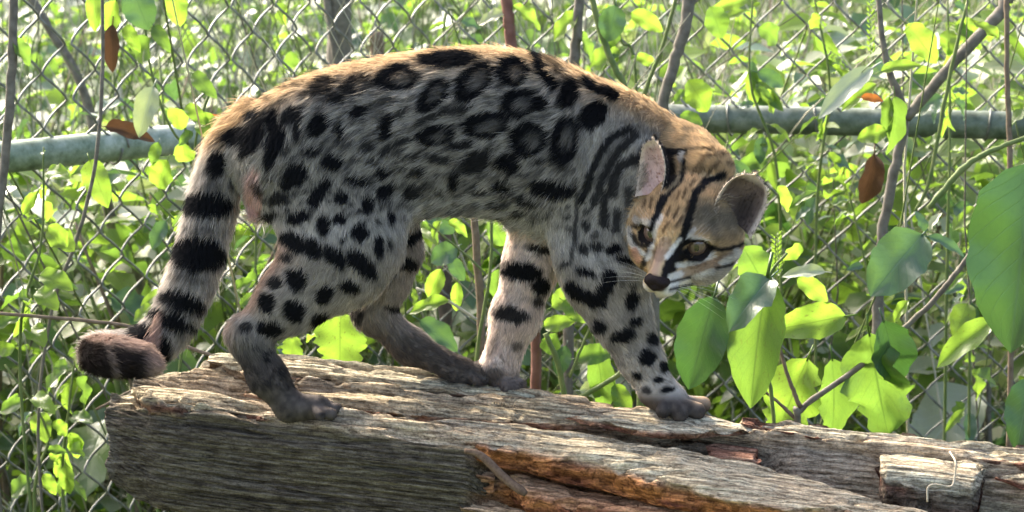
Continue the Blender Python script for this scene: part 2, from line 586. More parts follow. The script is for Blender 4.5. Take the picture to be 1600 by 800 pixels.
# eye openings, set where the head's surface is
EYE_S = []
for e, ed in zip(EYES, EYE_DIR):
    tt = np.linspace(-5, 25, 121)
    ray = np.array([H(*(e + ed * t)) for t in tt])
    ii = np.round((ray - glo) / VOX).astype(int)
    dv = D[ii[:, 0], ii[:, 1], ii[:, 2]]
    ts = tt[np.argmax(dv > 0)]
    EYE_S.append(e + ed * ts)
    c = H(*EYE_S[-1])
    m = 0.03
    i0 = ((c - m - glo) / VOX).astype(int); i1 = ((c + m - glo) / VOX).astype(int)
    sl = tuple(slice(a, b) for a, b in zip(i0, i1))
    g = np.stack(np.meshgrid(*[glo[a] + np.arange(i0[a], i1[a]) * VOX for a in range(3)], indexing='ij'), -1)
    q = (g - HC) @ HM / HS - EYE_S[-1]
    sd = np.sign(e[0])
    lat = norm(np.cross(ed, (0, 0, 1.0))); lat = lat * np.sign(lat[0] * sd)
    lat = norm(lat + np.array((0, 0, 0.16)))                       # outer corners a little higher
    upv = np.cross(lat, ed); upv = upv * np.sign(upv[2])
    k = np.sqrt((q @ lat / 9.6) ** 2 + (q @ upv / 7.3) ** 2 + (q @ ed / 6.0) ** 2)
    cut = (k - 1) * 6.0 * HS
    D[sl] = np.maximum(D[sl], -cut)
CV, CQ = surface_nets(D, glo, VOX)
# vertex normals from the field
gx, gy, gz = np.gradient(D)
ci = np.clip(np.round((CV - glo) / VOX).astype(int), 0, dims - 1)
CN = norm(np.stack([a[ci[:, 0], ci[:, 1], ci[:, 2]] for a in (gx, gy, gz)], -1).astype(float))
PARTS = ['trunk', 'hind_far', 'fore_far', 'hind_near', 'fore_near', 'tail', 'neck', 'head']
NOSE = H(0, 52, -16)


def classify(p):
    """part index of each point and the lie of the fur there"""
    n = len(p)
    best = np.full((len(PARTS), n), 9.0)
    dirs = np.zeros((n, 3)); wsum = np.zeros(n)
    for pr in PRIMS:
        d = pr['fn'](p)
        k = PARTS.index(pr['part'])
        best[k] = np.minimum(best[k], d)
        w = np.exp(-np.maximum(d + 0.004, 0) / 0.007)
        dr = norm(p - NOSE) if pr['dir'] is None else pr['dir']
        dirs += w[:, None] * dr
        wsum += w
    part = best.argmin(0)
    return part, norm(dirs)
# ---- the coat: spots (u, v, half length, half width, angle, darkness, rosette) and strokes by body part
SP_BODY = [
    (706, 93, 43, 11, -3, 1, 0), (804, 111, 22, 20, 0, 1, 1), (743, 129, 32, 19, -42, 1, 1), (890, 145, 20, 14, -60, 1, 0), (927, 180, 22, 16, -52, 1, 0),
    (762, 194, 33, 18, -10, 1, 1), (814, 160, 24, 19, -10, 1, 1), (847, 161, 13, 11, 0, 1, 0), (829, 216, 26, 23, -20, 1, 1), (885, 218, 33, 19, -80, 1, 1),
    (723, 224, 18, 7, -6, .95, 0), (748, 252, 21, 15, -35, .95, 0), (797, 252, 18, 14, 0, 1, 0), (846, 249, 11, 5, 0, .9, 0), (868, 250, 8, 6, 0, .85, 0),
    (711, 281, 14, 8, 80, 1, 0), (788, 289, 14, 9, 0, 1, 0), (752, 300, 13, 5, 8, .9, 0), (823, 313, 14, 7, 25, .95, 0), (866, 293, 33, 13, 5, 1, 0),
    (813, 334, 11, 5, 8, .85, 0), (745, 320, 7, 5, 0, .7, 0), (838, 334, 8, 5, 0, .6, 0), (375, 210, 20, 12, -20, 1, 0), (386, 232, 9, 10, 0, 1, 0),
    (460, 178, 16, 12, -30, .95, 0), (466, 202, 14, 7, 80, .95, 0), (500, 193, 18, 14, -60, 1, 0), (532, 205, 15, 8, 70, 1, 0), (489, 234, 16, 7, 3, .95, 0),
    (424, 245, 19, 9, -75, 1, 0), (463, 270, 19, 15, -50, 1, 0), (447, 288, 10, 8, 0, 1, 0), (436, 308, 15, 9, -10, .95, 0), (404, 293, 13, 6, 70, .9, 0),
    (521, 250, 14, 12, 0, 1, 0), (421, 335, 10, 8, 0, .95, 0), (466, 338, 20, 9, -15, 1, 0), (506, 349, 14, 11, -80, 1, 0), (532, 341, 10, 9, 0, 1, 0),
    (624, 121, 32, 17, -6, 1, 1), (560, 131, 21, 14, -15, .95, 1), (508, 133, 20, 12, -20, .95, 0), (527, 152, 15, 10, 0, .95, 0), (680, 148, 29, 15, -46, 1, 1),
    (612, 156, 16, 5, -8, .8, 0), (565, 174, 14, 9, -10, 1, 0), (606, 198, 20, 9, -80, 1, 0), (630, 176, 15, 6, -22, .85, 0), (684, 210, 27, 14, -8, 1, 1),
    (577, 226, 9, 8, 0, .9, 0), (650, 243, 11, 6, -15, .9, 0), (692, 247, 18, 7, 5, .9, 0), (625, 234, 10, 5, -20, .8, 0), (561, 280, 20, 7, 18, 1, 0),
    (600, 268, 10, 9, 80, 1, 0), (655, 268, 11, 8, 0, .95, 0), (605, 296, 18, 10, -35, 1, 0), (646, 298, 14, 10, -5, .95, 0), (534, 306, 10, 9, 0, 1, 0),
    (575, 318, 13, 9, -80, 1, 0), (612, 336, 12, 6, 85, 1, 0), (563, 361, 13, 11, -70, 1, 0), (545, 222, 10, 5, -30, .7, 0), (585, 250, 9, 6, 20, .8, 0),
    (720, 262, 12, 7, -30, .8, 0), (675, 282, 12, 5, 10, .7, 0), (555, 248, 10, 6, -25, .75, 0), (448, 232, 9, 6, -60, .8, 0), (640, 320, 9, 6, 10, .6, 0)]
ST_BODY = [
    ([(842, 86), (850, 112), (866, 130)], 8, 1), ([(848, 84), (866, 96), (878, 112)], 4, .8), ([(917, 128), (937, 140), (960, 148)], 7, 1),
    ([(656, 192), (690, 178), (733, 167)], 5, .9), ([(668, 207), (692, 200), (717, 195)], 4, .8), ([(767, 319), (784, 321), (800, 317)], 4, .85),
    ([(400, 178), (402, 212), (388, 228)], 11, 1), ([(424, 182), (436, 206), (430, 226)], 13, 1), ([(510, 283), (490, 315)], 9, 1),
    ([(597, 237), (616, 224), (642, 217)], 5, .9), ([(663, 290), (680, 294), (697, 303)], 4, .85), ([(982, 200), (955, 216), (934, 246), (920, 282), (910, 312)], 5.5, .95), ([(992, 212), (970, 232), (951, 258), (938, 290), (928, 316)], 5.5, .9), ([(978, 212), (950, 240), (930, 284)], 6, .45), ([(985, 201), (994, 210)], 6, .9),
    ([(996, 248), (973, 256), (961, 276), (957, 302)], 7, .9), ([(902, 275), (902, 325), (899, 365), (893, 402)], 2.6, .8), ([(945, 300), (944, 350)], 6, .9),  # the thinnest stroke is a skin fold's shade, painted into the coat
    ([(966, 332), (962, 356)], 6, .85), ([(984, 296), (985, 328)], 6, .7), ([(1000, 240), (1024, 222), (1048, 206)], 6, .6), ([(470, 103), (540, 88), (620, 74), (680, 62)], 2.2, .7),
    ([(370, 172), (430, 128), (500, 104)], 3, .7), ([(1050, 232), (1020, 206), (975, 190)], 4, .4)]
_fr = np.random.default_rng(3)
for _ in range(900):                                   # small flecks between the large spots
    cu, cv = _fr.uniform(410, 900), _fr.uniform(120, 345)
    if all(math.hypot(cu - q_[0], cv - q_[1]) > 7 + .62 * max(q_[2], q_[3]) * (1 if q_[2] > 9 else .6) for q_ in SP_BODY) and not any(min(math.hypot(cu - x, cv - y) for x, y in q_[0]) < 13 for q_ in ST_BODY):
        SP_BODY.append((cu, cv, _fr.uniform(4, 7.5), _fr.uniform(2.5, 4.5), _fr.uniform(-50, 30), _fr.uniform(.6, .9), 0))
SP_NECK = [(915, 352, 9, 6, 80, .9, 0), (912, 388, 9, 7, 80, .9, 0), (932, 384, 9, 8, 0, .9, 0), (958, 388, 12, 8, 0, 1, 0), (930, 365, 6, 5, 0, .7, 0),
           (890, 358, 7, 5, 0, .7, 0), (918, 328, 6, 5, 0, .8, 0), (975, 406, 15, 6, 15, 1, 0), (884, 412, 10, 5, -20, .9, 0)]
SP = {
    'trunk': SP_BODY + SP_NECK, 'neck': SP_BODY + SP_NECK,
    'hind_near': SP_BODY + [(461, 377, 21, 12, 30, 1, 0), (488, 387, 16, 12, 40, 1, 0), (523, 400, 21, 10, 42, 1, 0), (535, 373, 5, 4, 0, .95, 0),
                            (566, 411, 26, 13, 42, 1, 0), (593, 383, 18, 7, 85, 1, 0), (610, 380, 8, 4, 85, .9, 0), (449, 399, 9, 6, 0, .9, 0), (465, 434, 16, 14, 30, 1, 0),
                            (432, 440, 10, 9, 0, .95, 0), (509, 459, 14, 12, -45, 1, 0), (546, 446, 14, 10, 10, 1, 0), (420, 473, 14, 12, -80, 1, 0), (462, 485, 16, 14, 10, 1, 0),
                            (502, 498, 14, 9, -20, 1, 0), (423, 512, 20, 10, 10, 1, 0), (384, 511, 9, 7, 0, .9, 0), (452, 533, 15, 7, -10, .95, 0), (418, 551, 8, 3, 0, .9, 0),
                            (416, 561, 8, 4, 0, .9, 0), (434, 580, 6, 4, 30, .8, 0), (400, 545, 6, 4, 0, .6, 0)],
    'hind_far': [(641, 372, 21, 9, -30, 1, 0), (637, 412, 15, 9, 0, 1, 0), (604, 427, 14, 10, -30, 1, 0), (615, 481, 13, 5, 5, .95, 0), (559, 492, 12, 8, 80, .9, 0), (646, 345, 12, 6, -20, .9, 0)],
    'fore_near': SP_BODY + SP_NECK + [(915, 424, 15, 6, 20, 1, 0), (951, 436, 14, 12, -80, 1, 0), (988, 445, 7, 4, -10, .9, 0), (972, 441, 6, 4, 80, .7, 0),
                                      (987, 468, 14, 9, -80, 1, 0), (930, 472, 15, 8, 15, 1, 0), (936, 509, 11, 8, 30, 1, 0), (992, 502, 12, 6, -20, 1, 0), (974, 522, 18, 10, -20, 1, 0),
                                      (1019, 528, 10, 9, 0, 1, 0), (1010, 558, 12, 12, 0, 1, 0), (1039, 573, 8, 8, 0, 1, 0), (994, 587, 9, 5, 30, 1, 0), (1029, 592, 8, 6, 0, 1, 0),
                                      (1010, 611, 8, 5, 10, .9, 0), (1043, 609, 11, 5, -15, 1, 0)],
    'fore_far': [(817, 424, 28, 13, 5, 1, 0), (792, 414, 10, 8, 0, .8, 0), (847, 446, 12, 12, 0, 1, 0), (843, 388, 19, 7, 15, .95, 0), (800, 491, 25, 10, 10, .95, 0),
                 (809, 540, 9, 6, 0, .7, 0), (841, 470, 8, 8, 0, .9, 0), (770, 540, 5, 16, 10, .5, 0), (772, 585, 14, 9, 0, .6, 0)],
    'tail': [(371, 211, 20, 12, -20, 1, 0), (386, 232, 9, 10, 0, 1, 0), (342, 253, 18, 13, -70, 1, 0), (371, 260, 12, 11, 0, 1, 0), (366, 289, 8, 6, 0, .8, 0), (325, 316, 33, 18, 3, 1, 0),
             (310, 393, 36, 23, 5, 1, 0), (288, 469, 31, 14, 15, 1, 0), (271, 499, 32, 12, 20, 1, 0), (238, 532, 34, 19, 40, 1, 0), (300, 432, 26, 6, 10, .55, 0), (318, 354, 26, 5, 6, .5, 0), (335, 285, 14, 8, 10, .6, 0)],
    'head': []}
ST = {'trunk': ST_BODY, 'neck': ST_BODY, 'hind_near': ST_BODY, 'fore_near': ST_BODY + [([(892, 447), (908, 460), (932, 468), (948, 447)], 10, 1)],
      'hind_far': [], 'fore_far': [], 'tail': [], 'head': []}
# face: polyline, half width, colour, strength
BLK, WHT, BRN = (.012, .011, .012), (.66, .63, .57), (.085, .045, .022)
FACE = [
    ([(1090, 340), (1130, 345), (1165, 350)], 34, (.25, .22, .17), .8), ([(1100, 330), (1120, 372)], 14, (.22, .185, .135), .7),
    ([(1030, 395), (1022, 424)], 13, (.30, .205, .16), .8), ([(1040, 380), (1030, 400)], 10, (.22, .15, .11), .7), ([(1070, 425), (1105, 415), (1140, 405)], 8, (.36, .25, .17), .8),
    ([(1033, 236), (1072, 240)], 6, BLK, .95), ([(1046, 245), (1046, 290)], 11, BLK, .95), ([(1060, 236), (1100, 232)], 3, BLK, .6), ([(1068, 242), (1066, 252)], 4.5, WHT, .9),
    ([(1072, 255), (1062, 285), (1046, 302), (1033, 325), (1020, 350), (1017, 372)], 4.5, BLK, 1), ([(1066, 262), (1056, 288), (1040, 304)], 2.5, (.45, .36, .22), .8),
    ([(1036, 312), (1029, 330), (1021, 349), (1016, 368)], 5.5, BLK, 1), ([(1016, 372), (1016, 388), (1011, 400), (1007, 413)], 3.5, BLK, .9),
    ([(1034, 340), (1024, 360), (1020, 385), (1012, 405)], 3.4, WHT, .95),
    ([(1128, 276), (1098, 287), (1086, 306), (1079, 327), (1072, 352), (1066, 374)], 6, BLK, 1), ([(1066, 374), (1058, 392), (1045, 414), (1040, 430)], 8, BLK, 1),
    ([(1071, 397), (1058, 404), (1050, 418)], 8, BLK, 1),
    ([(1061, 377), (1052, 387), (1043, 401)], 4, WHT, .9), ([(1082, 360), (1075, 371), (1090, 374), (1106, 379)], 4, WHT, .85),
    ([(1059, 414), (1076, 412), (1092, 408), (1113, 398)], 4.2, WHT, .95), ([(1112, 388), (1125, 391), (1142, 389), (1166, 381)], 3.2, BLK, .95), ([(1098, 381), (1114, 388)], 4, BLK, .9),
    ([(1148, 397), (1129, 410)], 7.5, WHT, .9), ([(1116, 404), (1140, 396)], 3, (.3, .2, .13), .6), ([(1141, 412), (1118, 419)], 2.6, BLK, .9), ([(1110, 424), (1090, 432)], 5, WHT, .75),
    ([(1048, 434), (1062, 428)], 5, WHT, .8), ([(1042, 447), (1062, 446), (1075, 440)], 5, WHT, .9), ([(1030, 455), (1052, 460), (1080, 455)], 6, WHT, .9),
    ([(1078, 433), (1062, 437), (1049, 441)], 2.8, BLK, .95), ([(1080, 445), (1062, 449), (1047, 453)], 2.8, BLK, .95),
    ([(998, 430), (1001, 442), (1010, 455)], 3.5, WHT, .6), ([(984, 360), (985, 376), (994, 388), (1006, 397)], 4, WHT, .95), ([(994, 346), (1013, 350)], 5, WHT, .85),
    ([(992, 392), (1000, 408)], 5, (.55, .33, .22), .8), ([(1006, 410), (1001, 425)], 3, BLK, .6),
    ([(990, 356), (1000, 354), (1012, 360), (1016, 376), (1008, 386), (996, 382), (989, 368)], 3.4, BLK, .9),
    ([(1064, 384), (1076, 377), (1092, 378), (1104, 386), (1110, 391), (1096, 404), (1078, 406), (1066, 396)], 3.8, BLK, 1)]
for ln in ([(1138, 243), (1108, 246), (1091, 262), (1081, 275)], [(1126, 255), (1104, 273)], [(1100, 262), (1092, 272)], [(1084, 284), (1078, 294)], [(1062, 302), (1056, 316)],
           [(1072, 300), (1066, 314)], [(1046, 326), (1042, 340)], [(1060, 326), (1052, 344)], [(1066, 340), (1056, 356)], [(1044, 350), (1036, 362)], [(1074, 318), (1070, 332)],
           [(1009, 316), (1004, 326)], [(1020, 312), (1016, 326)], [(1150, 262), (1136, 256)], [(1118, 236), (1104, 232)]):
    FACE.append((ln, 2.2, BRN, .8))


def seg_dist(u, v, pts):
    d = np.full(u.shape, 1e9)
    for (x0, y0), (x1, y1) in zip(pts[:-1], pts[1:]):
        bx, by = x1 - x0, y1 - y0
        t = np.clip(((u - x0) * bx + (v - y0) * by) / (bx * bx + by * by), 0, 1)
        d = np.minimum(d, np.hypot(u - x0 - t * bx, v - y0 - t * by))
    return d


def coat(p, nrm, part, jit=0.0):
    """colour of the coat at points p"""
    n = len(p)
    uv = to_px(p)
    wob = 7.0
    u0, v0 = uv[:, 0], uv[:, 1]
    nu = (fbm(u0 / 14, v0 / 14, 0 * u0, 3, 2) - .5) * wob; nv = (fbm(u0 / 14, v0 / 14, 0 * u0 + 9, 5, 2) - .5) * wob
    u = u0 + nu + rng.normal(0, 1, n) * jit; v = v0 + nv + rng.normal(0, 1, n) * jit
    top = np.interp(u0, TRI[:, 0], TRI[:, 1]); bot = np.interp(u0, TRI[:, 0], TRI[:, 2])
    t = (v0 - top) / np.maximum(bot - top, 40)
    ochre, buff, pale = np.array((.48, .34, .19)), np.array((.43, .395, .335)), np.array((.54, .52, .48))
    body = ochre + (buff - ochre) * sstep(.0, .24, t)[:, None]
    body = body + (pale - body) * sstep(.9, 1.05, t)[:, None]
    # underside is pale
    body = body + (pale - body) * (sstep(.25, .8, -nrm[:, 2]) * sstep(.6, .9, t))[:, None]
    pk = sstep(1.25, .8, np.hypot((u0 - 397) / 14, (v0 - 302) / 40))
    body = body + (np.array((.68, .48, .42)) - body) * pk[:, None]
    base = body.copy()
    leg = np.array((.42, .375, .315)); darkleg = np.array((.066, .054, .045)) * (.1 + 1.9 * fbm(u0 / 9, v0 / 12, 0 * u0, 41, 3))[:, None]
    hn = part == PARTS.index('hind_near'); hf = part == PARTS.index('hind_far'); fn = part == PARTS.index('fore_near'); ff = part == PARTS.index('fore_far')
    tl = part == PARTS.index('tail'); hd = part == PARTS.index('head'); nk = part == PARTS.index('neck')
    low = sstep(500, 580, v0)[:, None]
    c = body + (leg - body) * sstep(.9, 1.2, t)[:, None]
    base[hn] = (c + (darkleg - c) * low * .97)[hn]
    rear = sstep(0.3, .8, -nrm[:, 0])[:, None] * sstep(340, 400, v0)[:, None] * (1 - sstep(480, 560, v0))[:, None]
    base[hn] = (base + (np.array((.50, .34, .24)) - base) * rear * .8)[hn]
    c = np.tile(np.array((.36, .32, .27)), (n, 1)); base[hf] = (c + (darkleg - c) * sstep(470, 560, v0)[:, None] * .88)[hf]
    c = body + (leg - body) * sstep(.9, 1.2, t)[:, None]
    base[fn] = (c + (darkleg * .9 - c) * sstep(606, 630, v0)[:, None] * .97)[fn]
    tan_toe = sstep(1078, 1094, u0) * sstep(640, 622, v0)
    base[fn] = (base + (np.array((.42, .30, .19)) - base) * (tan_toe * sstep(600, 612, v0))[:, None])[fn]
    c = np.tile(np.array((.66, .56, .49)), (n, 1)); base[ff] = (c + (np.array((.08, .062, .05)) - c) * sstep(560, 600, v0)[:, None] * .9)[ff]
    c = np.tile(np.array((.44, .40, .35)), (n, 1)); base[tl] = (c + (ochre - c) * sstep(262, 200, v0)[:, None])[tl]
    front = tl & (p[:, 1] < -20 * S) & (u0 < 255)                      # the curled tip
    c = np.tile(np.array((.030, .022, .019)), (n, 1))
    ring = np.abs((u - 172) - (v - 556) * .25)
    c = c + (np.array((.26, .20, .16)) - c) * (sstep(7, 2, ring) * .8)[:, None]
    c = c + (np.array((.46, .33, .26)) - c) * np.maximum(sstep(218, 240, u), sstep(540, 528, v - (u - 150) * .22) * .7)[:, None]  # tan end; the tan upper edge is sunlight painted into the fur
    c = c + (np.array((.34, .29, .24)) - c) * (sstep(128, 118, u) * .8)[:, None]
    base[front] = c[front]
    c = np.tile(ochre, (n, 1)) * np.array((1.02, 1.0, .98)); base[nk] = (body * .85 + c * .15)[nk]
    # head ground colour
    c = np.tile(np.array((.56, .405, .225)), (n, 1))
    c = c + (np.array((.50, .45, .38)) - c) * sstep(425, 450, v0 - (u0 - 1040) * -.35)[:, None]
    base[hd] = c[hd]
    dark = np.zeros(n)
    for k, name in enumerate(PARTS):
        m = part == k
        if not m.any():
            continue
        uu, vv = u[m], v[m]
        dk = np.zeros(len(uu))
        for (cx, cy, a, b, ang, s, ros) in SP[name]:
            ca, sa = math.cos(math.radians(ang)), math.sin(math.radians(ang))
            x = (uu - cx) * ca + (vv - cy) * sa; y = -(uu - cx) * sa + (vv - cy) * ca
            r = np.sqrt((x / a) ** 2 + (y / b) ** 2)
            e = (1.23 - r) * min(a, b)
            f = sstep(-2.0, 2.6, e)
            if ros:
                f = f * (1 - .38 * sstep(.75, .3, np.hypot(x / a - .22, y / b - .12)))
            dk = np.maximum(dk, f * s)
        for pts, hw, s in ST[name]:
            dk = np.maximum(dk, sstep(2.5, -2.5, seg_dist(uu, vv, pts) - hw - 1.5) * s)
        dark[m] = dk
    dark[front] = 0
    far = ((nrm[:, 1] > 0.45) & (part == 0))
    out = base * (1 - dark[:, None]) + np.array((.006, .006, .0065)) * dark[:, None]
    hm = np.where(hd | ((nk | (part == 0)) & (u0 > 1030) & (v0 < 310)))[0]
    if len(hm):
        q = (p[hm] - HC) @ HM / HS
        fr = (q[:, 1] > -75)
        hm = hm[fr]
        uu, vv = u0[hm] + nu[hm] * .35 + rng.normal(0, 1, len(hm)) * jit * .6, v0[hm] + nv[hm] * .35 + rng.normal(0, 1, len(hm)) * jit * .6
        c = out[hm]
        for pts, hw, colr, s in FACE:
            w = sstep(1.6, -1.6, seg_dist(uu, vv, pts) - hw) if hw < 12 else sstep(hw * .5, -hw * .5, seg_dist(uu, vv, pts) - hw * .6)
            c = c + (np.array(colr) - c) * (w * s)[:, None]
        out[hm] = c
    return np.clip(out, .005, .9)


# ---- ears as cupped shells, joined to the body mesh
def ear(side):
    nu_, nh = 17, 16
    base = np.array(((29.5, -9, 18.0) if side > 0 else (-24.0, -9, 24.0))); tip = np.array((-36.0, -13, 61.0)) if side < 0 else np.array((side * 41.0, -11, 55.0))
    ax = tip - base; Hh = np.linalg.norm(ax); ax = ax / Hh
    o = np.array((side * (.28 if side > 0 else .52), 0.9, 0.0)); o = norm(o - ax * (o @ ax))
    sd = np.cross(o, ax)
    out, inn = [], []
    for h in np.linspace(0, 1, nh):
        w = (21.5 if side > 0 else 18.5) * (1 - h ** 2.6) ** 0.5 * (0.86 + .3 * h)
        for a in np.linspace(-1, 1, nu_):
            dpt = 15 * (a * a) * (1 - .55 * h) * (w / 20) - 8 * math.sin(min(h * 1.3, 1) * math.pi * .5) + 7 * h * h
            q = base + ax * h * Hh + sd * a * w * (1 - .16 * a * a) + o * dpt
            th = 1.6 * (1 - .55 * h) * (1 - .5 * a * a) + .35
            out.append(q - o * th); inn.append(q + o * th * .3)
    V = np.array(out + inn)
    m = nu_ * nh
    Fq = []
    for i in range(nh - 1):
        for j in range(nu_ - 1):
            a, b, c, d = i * nu_ + j, i * nu_ + j + 1, (i + 1) * nu_ + j + 1, (i + 1) * nu_ + j
            Fq.append((a, b, c, d)); Fq.append((m + d, m + c, m + b, m + a))
    rim = [i * nu_ for i in range(nh)] + [(nh - 1) * nu_ + j for j in range(1, nu_)] + [i * nu_ + nu_ - 1 for i in range(nh - 2, -1, -1)]
    for a, b in zip(rim[:-1], rim[1:]):
        Fq.append((a, m + a, m + b, b))
    if side < 0:
        Fq = [f[::-1] for f in Fq]
    Vw = np.array([H(*q) for q in V])
    # colours: black back with a pale spot, pinkish inside; in one ear shade is painted in, deepest near the base
    C = np.zeros((len(V), 3))
    hh = np.repeat(np.linspace(0, 1, nh), nu_); aa = np.tile(np.linspace(-1, 1, nu_), nh)
    C[:m] = np.array((.03, .026, .024)) + (np.array((.6, .5, .4)) * (sstep(.28, .1, np.hypot(aa * .8, hh - .55)))[:, None])
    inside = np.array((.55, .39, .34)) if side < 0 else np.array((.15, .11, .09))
    streak = .7 + .6 * fbm(aa * 3, hh * 9, 0 * hh, 11, 2)
    C[m:] = inside * streak[:, None]
    edge = np.maximum(sstep(.72, .95, np.abs(aa)), sstep(.80, .95, hh))
    C[m:] += (np.array((.70, .60, .48)) - C[m:]) * (edge * .95)[:, None]
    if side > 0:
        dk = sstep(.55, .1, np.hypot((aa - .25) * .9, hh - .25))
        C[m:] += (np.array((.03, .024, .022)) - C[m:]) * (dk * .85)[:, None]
    return Vw, Fq, np.clip(C, .01, .9), m


cpart, cdir = classify(CV)
ccol = coat(CV, CN, cpart)
# skin in the eye openings and round the nose is dark
qh = (CV - HC) @ HM / HS
for es in EYE_S:
    dd = np.linalg.norm(qh - es, axis=1)
    ccol[dd < 9.2] = (.02, .016, .014)
nose_w = sstep(9.5, 6.5, np.linalg.norm((qh - np.array((0, 51, -15.5))) * np.array((.85, .8, 1.15)), axis=1))
ccol = ccol * (1 - nose_w[:, None]) + np.array((.035, .022, .022)) * nose_w[:, None]
verts, faces, cols = [CV], [tuple(q) for q in CQ.tolist()], [ccol]
off = len(CV)
EARS = []
for side in (-1, 1):
    ev, ef, ec, em = ear(side)
    EARS.append((ev, ef, ec, em, side))
    verts.append(ev); cols.append(ec)
    faces += [tuple(i + off for i in f) for f in ef]
    off += len(ev)

skin_mat, nt, out = new_mat('cat_skin')
at = N(nt, 'ShaderNodeAttribute', attribute_name='Col')
bs = N(nt, 'ShaderNodeBsdfPrincipled', Roughness=.8); bs.inputs['Specular IOR Level'].default_value = .06
nt.links.new(at.outputs['Color'], bs.inputs['Base Color'])
tr = N(nt, 'ShaderNodeBsdfTranslucent')
nt.links.new(at.outputs['Color'], tr.inputs['Color'])
mx = N(nt, 'ShaderNodeMixShader', Fac=.12)
nt.links.new(bs.outputs[0], mx.inputs[1]); nt.links.new(tr.outputs[0], mx.inputs[2])
nt.links.new(mx.outputs[0], out.inputs[0])

cat_root = empty('spotted_cat', Wp(720, 640, -20), 'spotted tan wild cat with black rosettes walking along the log, head turned down', 'cat')
body_o = mobj('body', np.concatenate(verts), faces, skin_mat, cat_root, True, np.concatenate(cols))

# ---- fur
fur_mat, nt, out = new_mat('cat_fur')
at = N(nt, 'ShaderNodeAttribute', attribute_name='hair_col')
df = N(nt, 'ShaderNodeBsdfDiffuse')
tl_ = N(nt, 'ShaderNodeBsdfTranslucent')
gl = N(nt, 'ShaderNodeBsdfGlossy', Roughness=.42)
gl.inputs['Color'].default_value = (.85, .85, .85, 1)
nt.links.new(at.outputs['Color'], df.inputs['Color']); nt.links.new(at.outputs['Color'], tl_.inputs['Color'])
m1 = N(nt, 'ShaderNodeMixShader', Fac=.5); m2 = N(nt, 'ShaderNodeMixShader', Fac=.012)
nt.links.new(df.outputs[0], m1.inputs[1]); nt.links.new(tl_.outputs[0], m1.inputs[2])
nt.links.new(m1.outputs[0], m2.inputs[1]); nt.links.new(gl.outputs[0], m2.inputs[2])
nt.links.new(m2.outputs[0], out.inputs[0])

N_HAIR = 270000
tri = np.concatenate([CQ[:, [0, 1, 2]], CQ[:, [0, 2, 3]]])
ta = np.linalg.norm(np.cross(CV[tri[:, 1]] - CV[tri[:, 0]], CV[tri[:, 2]] - CV[tri[:, 0]]), axis=1)
tcen = CV[tri].mean(1); tn = norm(CN[tri].mean(1))
view = norm(CAM - tcen)
facing = np.sum(tn * view, 1)
tp_ = cpart[tri[:, 0]]
wgt = ta * np.where(facing > -.25, 1.0, .28)
wgt = wgt * np.where(tp_ == PARTS.index('head'), 3.2, 1.0)
pick = rng.choice(len(tri), N_HAIR, p=wgt / wgt.sum())
r1, r2 = rng.random(N_HAIR), rng.random(N_HAIR)
s1 = np.sqrt(r1)
bar = np.stack([1 - s1, s1 * (1 - r2), s1 * r2], 1)
root = np.einsum('nk,nkd->nd', bar, CV[tri[pick]])
hn_ = norm(np.einsum('nk,nkd->nd', bar, CN[tri[pick]]))
hpart, hdir = classify(root)
qh = (root - HC) @ HM / HS
keep = np.ones(N_HAIR, bool)
for es in EYE_S:
    keep &= np.linalg.norm(qh - es, axis=1) > 8.6
keep &= np.linalg.norm((qh - np.array((0, 51.5, -15.5))) * np.array((.85, .8, 1.15)), axis=1) > 7.0
root, hn_, hpart, hdir, qh = root[keep], hn_[keep], hpart[keep], hdir[keep], qh[keep]
n = len(root)
LEN = {'trunk': .0135, 'hind_far': .0085, 'fore_far': .008, 'hind_near': .0095, 'fore_near': .0085, 'tail': .0145, 'neck': .0125, 'head': .0062}
LIFT = {'trunk': .42, 'hind_far': .38, 'fore_far': .36, 'hind_near': .38, 'fore_near': .36, 'tail': .55, 'neck': .5, 'head': .38}
ln = np.array([LEN[k] for k in PARTS])[hpart] * rng.uniform(.6, 1.25, n)
guard = rng.random(n) < .05
ln = np.where(guard & (hpart != PARTS.index('head')), ln * 1.45, ln)
lf = np.array([LIFT[k] for k in PARTS])[hpart] * rng.uniform(.6, 1.4, n)
uvh = to_px(root)
isleg = (hpart >= 1) & (hpart <= 4)
ln = np.where(isleg, ln * (1 - .45 * sstep(520, 590, uvh[:, 1]) - .25 * sstep(595, 615, uvh[:, 1])), ln)
ish = hpart == PARTS.index('head')
nd = np.linalg.norm(root - NOSE, axis=1)
tipm = (hpart == PARTS.index('tail')) & (uvh[:, 0] < 256) & (uvh[:, 1] > 500)
ln = np.where(tipm, ln * .85, ln)
lf = np.where(tipm, lf * .85, lf)
ln = np.where(ish, ln * (.32 + .9 * sstep(.01, .10, nd)), ln)
belly = sstep(.5, .9, -hn_[:, 2]) * (hpart == 0)
ln = ln * (1 + .5 * belly)
# clumped, wavy lie
cl = np.stack([fbm(root[:, 0] / .012, root[:, 1] / .012, root[:, 2] / .012, 31 + k, 2) - .5 for k in range(3)], 1)
dirv = hdir + cl * 1.5 + rng.normal(0, .16, (n, 3))
dirv = norm(dirv - hn_ * np.sum(dirv * hn_, 1, keepdims=True))
d1 = norm(dirv + hn_ * lf[:, None] * 1.25)
d2 = norm(dirv + hn_ * lf[:, None] * .55 + np.array((0, 0, -.12)))
NP = 4
pts = np.zeros((n, NP, 3), np.float32)
pts[:, 0] = root - hn_ * .0008
pts[:, 1] = pts[:, 0] + d1 * (ln / 3)[:, None]
pts[:, 2] = pts[:, 1] + norm(d1 + d2) * (ln / 3)[:, None]
pts[:, 3] = pts[:, 2] + d2 * (ln / 3)[:, None]
hcol = coat((pts[:, 0] * .4 + pts[:, 2] * .6).astype(float), hn_, hpart, jit=1.3)
